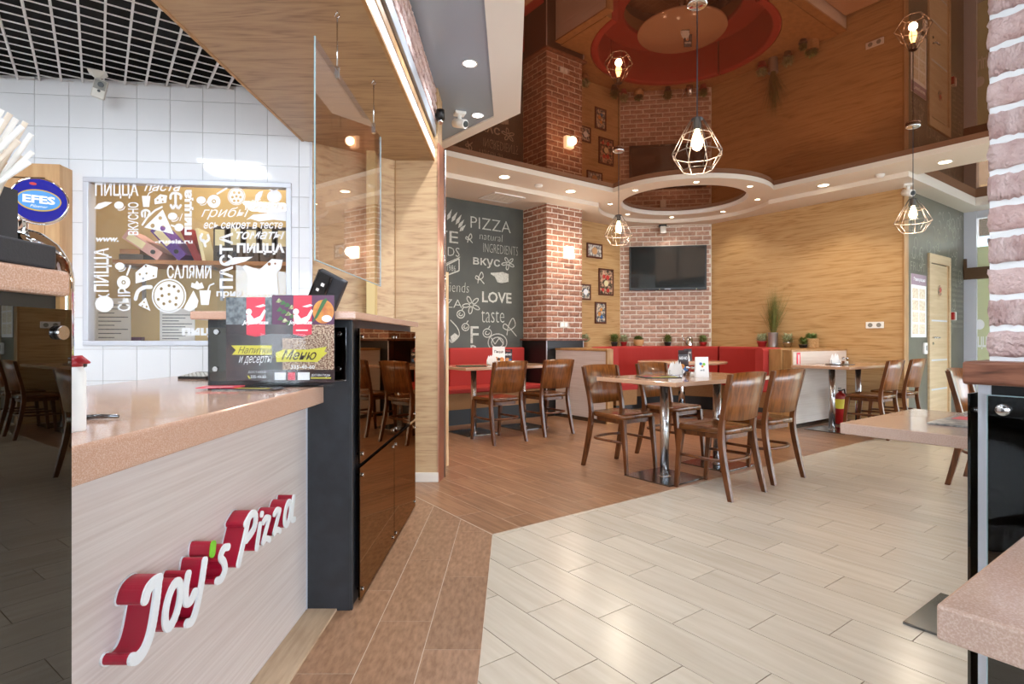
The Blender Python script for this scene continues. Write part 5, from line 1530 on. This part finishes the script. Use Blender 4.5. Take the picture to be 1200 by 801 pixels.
MB().lathe([(.055, 0), (.055, .02), (.052, .14), (.035, .165), (.02, .17), (0, .17)], 24).build('body', 'steel', wc)
MB().tube([(-.05, 0, .04), (-.10, 0, .12), (-.13, 0, .21)], [.014, .010, .008], 10).build('spout', 'steel', wc)
gr = thing('potted_grass', 'tall ornamental grass in a steel pot against the wood wall', 'plant', on_shelf(906, a=8.06), 0)
MB().lathe([(.06, 0), (.062, .01), (.07, .215), (.074, .22), (.066, .22), (.062, .19), (0, .19)], 24).build('pot', 'alu', gr)
rg = random.Random(21)
fo = MB()
for k in range(260):
    t = rg.uniform(0, 2 * math.pi); sp2 = abs(rg.gauss(0, .13)) if k % 8 else rg.uniform(.2, .36)
    l = rg.uniform(.35, .68) if k % 9 else rg.uniform(.6, .82)
    d = Vector((math.cos(t) * sp2 + .035, math.sin(t) * sp2 * .8, l))
    e_ = d.x * CU + d.y * SU
    if e_ > .06: d.x -= (e_ - .05) * CU; d.y -= (e_ - .05) * SU
    p0 = Vector((rg.uniform(-.025, .025), rg.uniform(-.025, .025), .18))
    s = Vector((-math.sin(t), math.cos(t), 0)) * .0021
    p1 = p0 + d * .5 + Vector((0, 0, .03)); p2 = p0 + d
    fo.add([p0 - s, p0 + s, p1 + s, p1 - s, p2], [(0, 1, 2, 3), (3, 2, 4)])
fo.build('blades', 'grass', gr)

# ------------------------------------------------------------------ table settings
def flatbox(name, label, cat, a, b, w_, d_, h_, m, z, turn=0, group=None, extras=()):
    t = thing(name, label, cat, W(a, b, z), DR + R(turn), group)
    MB().box(-w_ / 2, w_ / 2, -d_ / 2, d_ / 2, 0, h_).build('cover', m, t, bevel=.001)
    for (x0, x1, y0_, y1_, mm) in extras:
        MB().box(x0 * w_, x1 * w_, y0_ * d_, y1_ * d_, h_, h_ + .0006).build('print_field', mm, t)
    return t
def napkins(label, a, b, z, turn=0):
    t = thing('napkin_holder', label, 'napkin holder', W(a, b, z), DR + R(turn), 'napkin holders')
    MB().box(-.055, .055, -.02, .02, 0, .012).box(-.055, -.051, -.02, .02, .012, .05).box(.051, .055, -.02, .02, .012, .05).build('tray', 'steel', t)
    for y, x, s in ((-.008, -.02, 1.0), (0.0, .018, .95), (.010, .0, 1.05)):
        MB().prism([(x - .045, .012), (x + .045, .012), (x + .040, .06 * s), (x + .022, .125 * s), (x + .004, .075 * s), (x - .02, .115 * s), (x - .042, .055 * s)], -.003, .003, T=Matrix.Translation((0, y, 0)) @ Matrix.Rotation(R(90), 4, 'X')).build('napkin', 'paper', t)
    return t
def stand_card(label, a, b, z, w_, h_, m, turn=0, deco=(), words=()):
    t = thing('table_card', label, 'card', W(a, b, z), DR + R(turn), 'table cards')
    T1 = Matrix.Rotation(R(-7), 4, 'X')
    MB().box(-w_ / 2, w_ / 2, -.0015, .0015, 0, h_, T=Matrix.Translation((0, -.022, 0)) @ T1).box(-w_ / 2, w_ / 2, -.0015, .0015, 0, h_, T=Matrix.Translation((0, .022, 0)) @ Matrix.Rotation(R(7), 4, 'X')).build('card', m, t)
    f = lambda x, y: tuple(Matrix.Translation((0, -.022, 0)) @ T1 @ Vector((x, -.0024, y)))
    for x, y, r, mm in deco:
        MB().flat(circle(x * w_, y * h_, r, 14), f).build('print_spot', mm, t)
    for body, x0, y0_, x1, y1_, mm in words:
        mb = MB(); put_text(mb, f, body, x0 * w_, y0_ * h_, x1 * w_, y1_ * h_, .02); mb.build('lettering', mm, t)
    return t
def shaker(label, a, b, z, fill):
    t = thing('salt_shaker', label, 'shaker', W(a, b, z), 0, 'shakers')
    MB().lathe([(.018, 0), (.020, .005), (.016, .055), (.014, .06)], 16).build('glass_body', 'glass_clear', t)
    MB().lathe([(0, .002), (.015, .002), (.013, .035), (0, .035)], 12).build('filling', fill, t)
    MB().lathe([(.0155, .058), (.0165, .075), (.010, .083), (0, .084)], 16).build('lid', 'steel', t)
zt = .7705
flatbox('menu_folder', 'black menu folder with yellow strip on the large table', 'menu', 3.66, 2.96, .30, .21, .006, 'black', zt, -25, None, ((-.3, .4, -.45, -.2, 'menu_yellow'), (-.4, .1, .0, .3, 'menu_red')))
napkins('white napkins fanned in a steel holder on the large table', 3.93, 3.00, zt, -40)
stand_card('dark printed table card behind the napkins on the large table', 4.06, 3.02, zt, .085, .215, 'menu_dark', -38, ((-.15, .35, .022, 'menu_orange'), (.2, .25, .02, 'blue'), (-.1, .15, .018, 'decal')), (('МЕНЮ', -.4, .62, .4, .74, 'decal'), ('PIZZA', -.3, .86, .3, .94, 'pic_red')))
stand_card('white table card with small colour emblem on the large table', 3.95, 2.76, zt, .105, .165, 'paper', -38, ((-.1, .66, .012, 'blue'), (.15, .64, .012, 'green'), (.02, .54, .01, 'menu_orange')), (('wi-fi', -.16, .3, .16, .4, 'menu_grey'),))
shaker('glass salt shaker with steel lid beside the white card', 3.97, 2.86, zt, 'paper')
shaker('glass pepper shaker with steel lid beside the napkins', 3.99, 2.92, zt, 'spice')
napkins('white napkins in a steel holder on the round table', 6.66, 4.92, zt, -40)
stand_card('dark table card behind the napkins on the round table', 6.80, 4.98, zt, .11, .17, 'menu_dark', -40, ((-.1, .4, .02, 'menu_orange'),), (('МЕНЮ', -.4, .6, .4, .75, 'decal'),))
flatbox('menu_folder', 'dark menu folder lying on the chalkboard side table', 'menu', 3.42, 5.42, .32, .22, .006, 'black', zt, -20, None, ((-.4, .4, -.3, .3, 'menu_leaf'),))
napkins('white napkins in a steel holder on the chalkboard side table', 3.76, 5.50, zt, -40)
stand_card('tall white printed card on the chalkboard side table', 3.90, 5.56, zt, .15, .22, 'paper', -36, ((-.2, .3, .03, 'menu_orange'), (.25, .28, .03, 'menu_orange'), (.0, .3, .02, 'black')), (('Пицца', -.35, .62, .35, .8, 'menu_dark'), ('PIZZA', .1, .88, .42, .95, 'pic_red')))
stand_card('small dark printed card beside the tall white one', 4.07, 5.60, zt, .10, .185, 'menu_dark', -36, ((-.1, .3, .025, 'menu_orange'), (.2, .25, .02, 'blue')), (('МЕНЮ', -.4, .58, .4, .72, 'decal'), ('PIZZA', -.3, .84, .3, .94, 'pic_red')))
flatbox('serving_tray', 'flat black tray under the napkins by the partition', 'tray', 7.20, 3.10, .32, .20, .008, 'black', zt, 0)
napkins('white napkins in a steel holder on the extinguisher table', 7.10, 3.12, zt + .009, -30)
shaker('pepper shaker on the black tray by the partition', 7.28, 3.10, zt + .009, 'spice')
shaker('salt shaker on the black tray by the partition', 7.24, 3.04, zt + .009, 'paper')
flatbox('magazine', 'colour magazine with yellow stripe on the speckled square table', 'magazine', 2.58, .64, .30, .22, .007, 'magazine', zt, 0, None, ((-.45, .45, -.12, -.02, 'menu_yellow'), (.1, .45, .05, .4, 'menu_red'), (-.2, .1, -.4, -.25, 'menu_red')))

# ------------------------------------------------------------------ lamps
def pendant(label, loc):
    t = thing('pendant_lamp', label, 'lamp', loc, DR, 'wire cage pendant lamps')
    zc = -loc[2]                                   # local z = 0 at the ceiling
    MB().lathe([(0, -.001), (.06, -.001), (.06, -.022), (.05, -.028), (0, -.028)], 28).build('canopy', 'chrome', t)
    MB().cyl((0, 0, -.028), (0, 0, -.70), .0035, 8).build('cable', 'cable', t)
    MB().lathe([(0, -.69), (.034, -.70), (.036, -.706), (.022, -.710), (.022, -.765), (0, -.765)], 20).build('socket', 'wire', t)
    def ring(r, z, n=8, o=.2): return [(r * math.cos(2 * math.pi * k / n + o), r * math.sin(2 * math.pi * k / n + o), z) for k in range(n)]
    r0, r1, r2, r3 = ring(.034, -.703), ring(.092, -.80), ring(.151, -.915), ring(.088, -1.01)
    cg = MB()
    for rr in (r1, r2, r3): cg.tube(rr, .0027, 6, closed=True)
    for k in range(8):
        cg.tube([r0[k], r1[k], r2[k]], .0027, 6); cg.tube([r2[k], r3[k]], .0027, 6)
    cg.build('cage', 'wire_copper', t)
    MB().lathe([(0, -.765), (.014, -.767), (.018, -.785), (.030, -.825), (.033, -.85), (.026, -.876), (.010, -.889), (0, -.890)], 20).build('bulb', 'bulb', t)
    light('POINT', t, (0, 0, -.925), W_PEND, WARM, .035)
    return t
pendant('large wire cage pendant lamp with glowing bulb, nearest', W(2.89, 2.05, 3.10))
pendant('wire cage pendant lamp hanging left of the television', W(4.468, 4.144, 3.10))
pendant('wire cage pendant lamp hanging before the chalk wall corner', W(6.187, 2.018, 3.10))

def downlight(label, loc, r, m, watts, col, group, spot=R(120)):
    t = thing('recessed_spotlight', label, 'lamp', loc, 0, group)
    MB().lathe([(r * .8, -.001), (r, -.001), (r, -.006), (r * .8, -.004)], 28, caps=False).build('ring', 'plaster_white', t)
    MB().lathe([(0, -.0015), (r * .8, -.0015), (r * .8, -.003), (0, -.0035)], 24).build('lens', m, t)
    light('SPOT', t, (0, 0, -.02), watts, col, r * .7, spot, .7)
G1 = 'large downlights in the plaster band'
for lb, a, b in (('large round downlight in the plaster band above the ceiling vent', 3.955, 5.52), ('large round downlight in the plaster band above the brick column', 5.05, 5.54),
                 ('large round downlight in the band above the wood wall', 7.45, 3.41), ('large round downlight in the band beside the right brick pier', 7.55, 2.16)):
    downlight(lb, W(a, b, zb), .075, 'lamp_warm', W_DOWN, WARM, G1)
downlight('large downlight in the plaster band hidden left behind the bar pier', W(2.86, 5.52, zb), .075, 'lamp_warm', W_DOWN, WARM, G1)
G2 = 'small spotlights in the ceiling ring'
names = ['second from left on the near side', 'nearest, behind the large pendant cage', 'on the near side at right', 'rightmost of the eight', 'far right above the television corner', 'far side straight above the television', 'far left above the small pendant', 'leftmost of the eight']
for k in range(8):
    t = R(180 + 1 + 45 * k)
    downlight('small spotlight in the ceiling ring, ' + names[k], W(RC[0] + 1.02 * math.cos(t), RC[1] + 1.02 * math.sin(t), zb), .040, 'lamp_warm', W_RING, NEUT, G2)
G3 = 'cool spotlights in the grey strip ceiling'
for lb, y in (('cool spotlight in the grey ceiling nearest the security camera', 4.78), ('second cool spotlight in the grey strip ceiling', 3.88), ('cool spotlight at the top edge of the grey strip ceiling', 3.02),
              ('cool spotlight of the grey strip ceiling above the counter', 2.1), ('cool spotlight of the grey strip ceiling near the entrance', 1.1)):
    downlight(lb, (-0.292, y, 2.984), .055, 'lamp_cool', W_GREY, COOL, G3, R(130))

# vent, detectors and cameras on the ceilings
vt = thing('air_vent', 'cream slatted air vent in the lower ceiling by the chalkboard', 'vent', W(4.37, 6.16, zo), DR)
MB().box(-.25, .25, -.20, -.17, -.014, -.0005).box(-.25, .25, .17, .20, -.014, -.0005).box(-.25, -.22, -.17, .17, -.014, -.0005).box(.22, .25, -.17, .17, -.014, -.0005).build('frame', 'plaster_white', vt)
MB().box(-.22, .22, -.17, .17, -.003, -.0005).build('backing', 'folder_dark', vt)
for k in range(7): MB().box(-.22, .22, -.165 + k * .048, -.140 + k * .048, -.012, -.006).build('slat', 'plaster', vt)
for lb, a, b in (('small white smoke detector in the left plaster band', 4.515, 5.55), ('small white smoke detector in the right plaster band', 7.50, 2.784)):
    d_ = thing('smoke_detector', lb, 'smoke detector', W(a, b, zb), DR, 'smoke detectors')
    MB().lathe([(0, -.0005), (.05, -.0005), (.05, -.015), (.035, -.035), (0, -.038)], 24).build('housing', 'plaster_white', d_)
    MB().lathe([(.051, -.012), (.053, -.016), (.051, -.020)], 24, caps=False).build('rim', 'cctv', d_)
def ball_cam(label, loc, rz, s=1.0):
    t = thing('security_camera', label, 'camera', loc, rz)
    MB().box(-.04 * s, .04 * s, -.04 * s, .04 * s, -.02 * s, -.0005).build('base', 'paper', t, bevel=.006)
    MB().cyl((0, 0, -.02 * s), (0, 0, -.06 * s), .014 * s, 12).build('stem', 'paper', t)
    MB().tube([(-.03 * s, .03 * s, -.07 * s), (.03 * s, -.05 * s, -.10 * s)], .032 * s, 18).build('body', 'paper', t)
    MB().tube([(.03 * s, -.05 * s, -.10 * s), (.034 * s, -.056 * s, -.102 * s)], .022 * s, 16).build('lens', 'black', t)
ball_cam('white security camera under the grey strip ceiling', (-0.44, 4.72, 2.984), R(20), 1.15)
ball_cam('cream security camera at the wood wall corner', W(8.0, 2.66, zo), R(-30), 1.3)
bc = thing('security_camera', 'small black camera at the end of the brick fascia', 'camera', (-0.535, 4.20, 2.72), 0)
MB().cyl((0, 0, 0), (0, 0, .07), .032, 18).build('body', 'black', bc)
MB().cyl((0, -.01, -.03), (0, 0, 0), .02, 14).build('lens', 'steel', bc)
MB().box(-.05, 0, -.01, .02, .02, .045).build('bracket', 'black', bc)
# camera under the grid ceiling
kcx, kcz = KW(138, 103)
kc_ = thing('security_camera', 'cream boxy camera hanging from the kitchen grid ceiling', 'camera', KE + Vector((math.cos(KR) * kcx, math.sin(KR) * kcx - .18, 2.757)), R(28))
MB().add([(-.05, -.04, 0), (.05, -.04, 0), (.05, .04, 0), (-.05, .04, 0), (-.012, -.012, -.035), (.012, -.012, -.035), (.012, .012, -.035), (-.012, .012, -.035)], [(0, 1, 2, 3), (0, 4, 5, 1), (1, 5, 6, 2), (2, 6, 7, 3), (3, 7, 4, 0), (7, 6, 5, 4)]).cyl((0, 0, -.03), (0, 0, -.05), .012, 10).build('bracket', 'cctv', kc_)
Tc = Matrix.Translation((.012, -.01, -.105)) @ Matrix.Rotation(R(14), 4, 'Y') @ Matrix.Rotation(R(12), 4, 'X')
MB().box(-.036, .036, -.018, .018, -.058, .058, T=Tc).build('body', 'cctv', kc_, bevel=.006)
MB().box(-.032, .032, -.0195, -.017, -.005, .052, T=Tc).build('face', 'cctv_grey', kc_)
MB().cyl((.004, -.026, .026), (.004, -.018, .026), .016, 16, T=Tc).cyl((.002, -.024, -.014), (.002, -.018, -.014), .008, 12, T=Tc).build('lens', 'black', kc_)
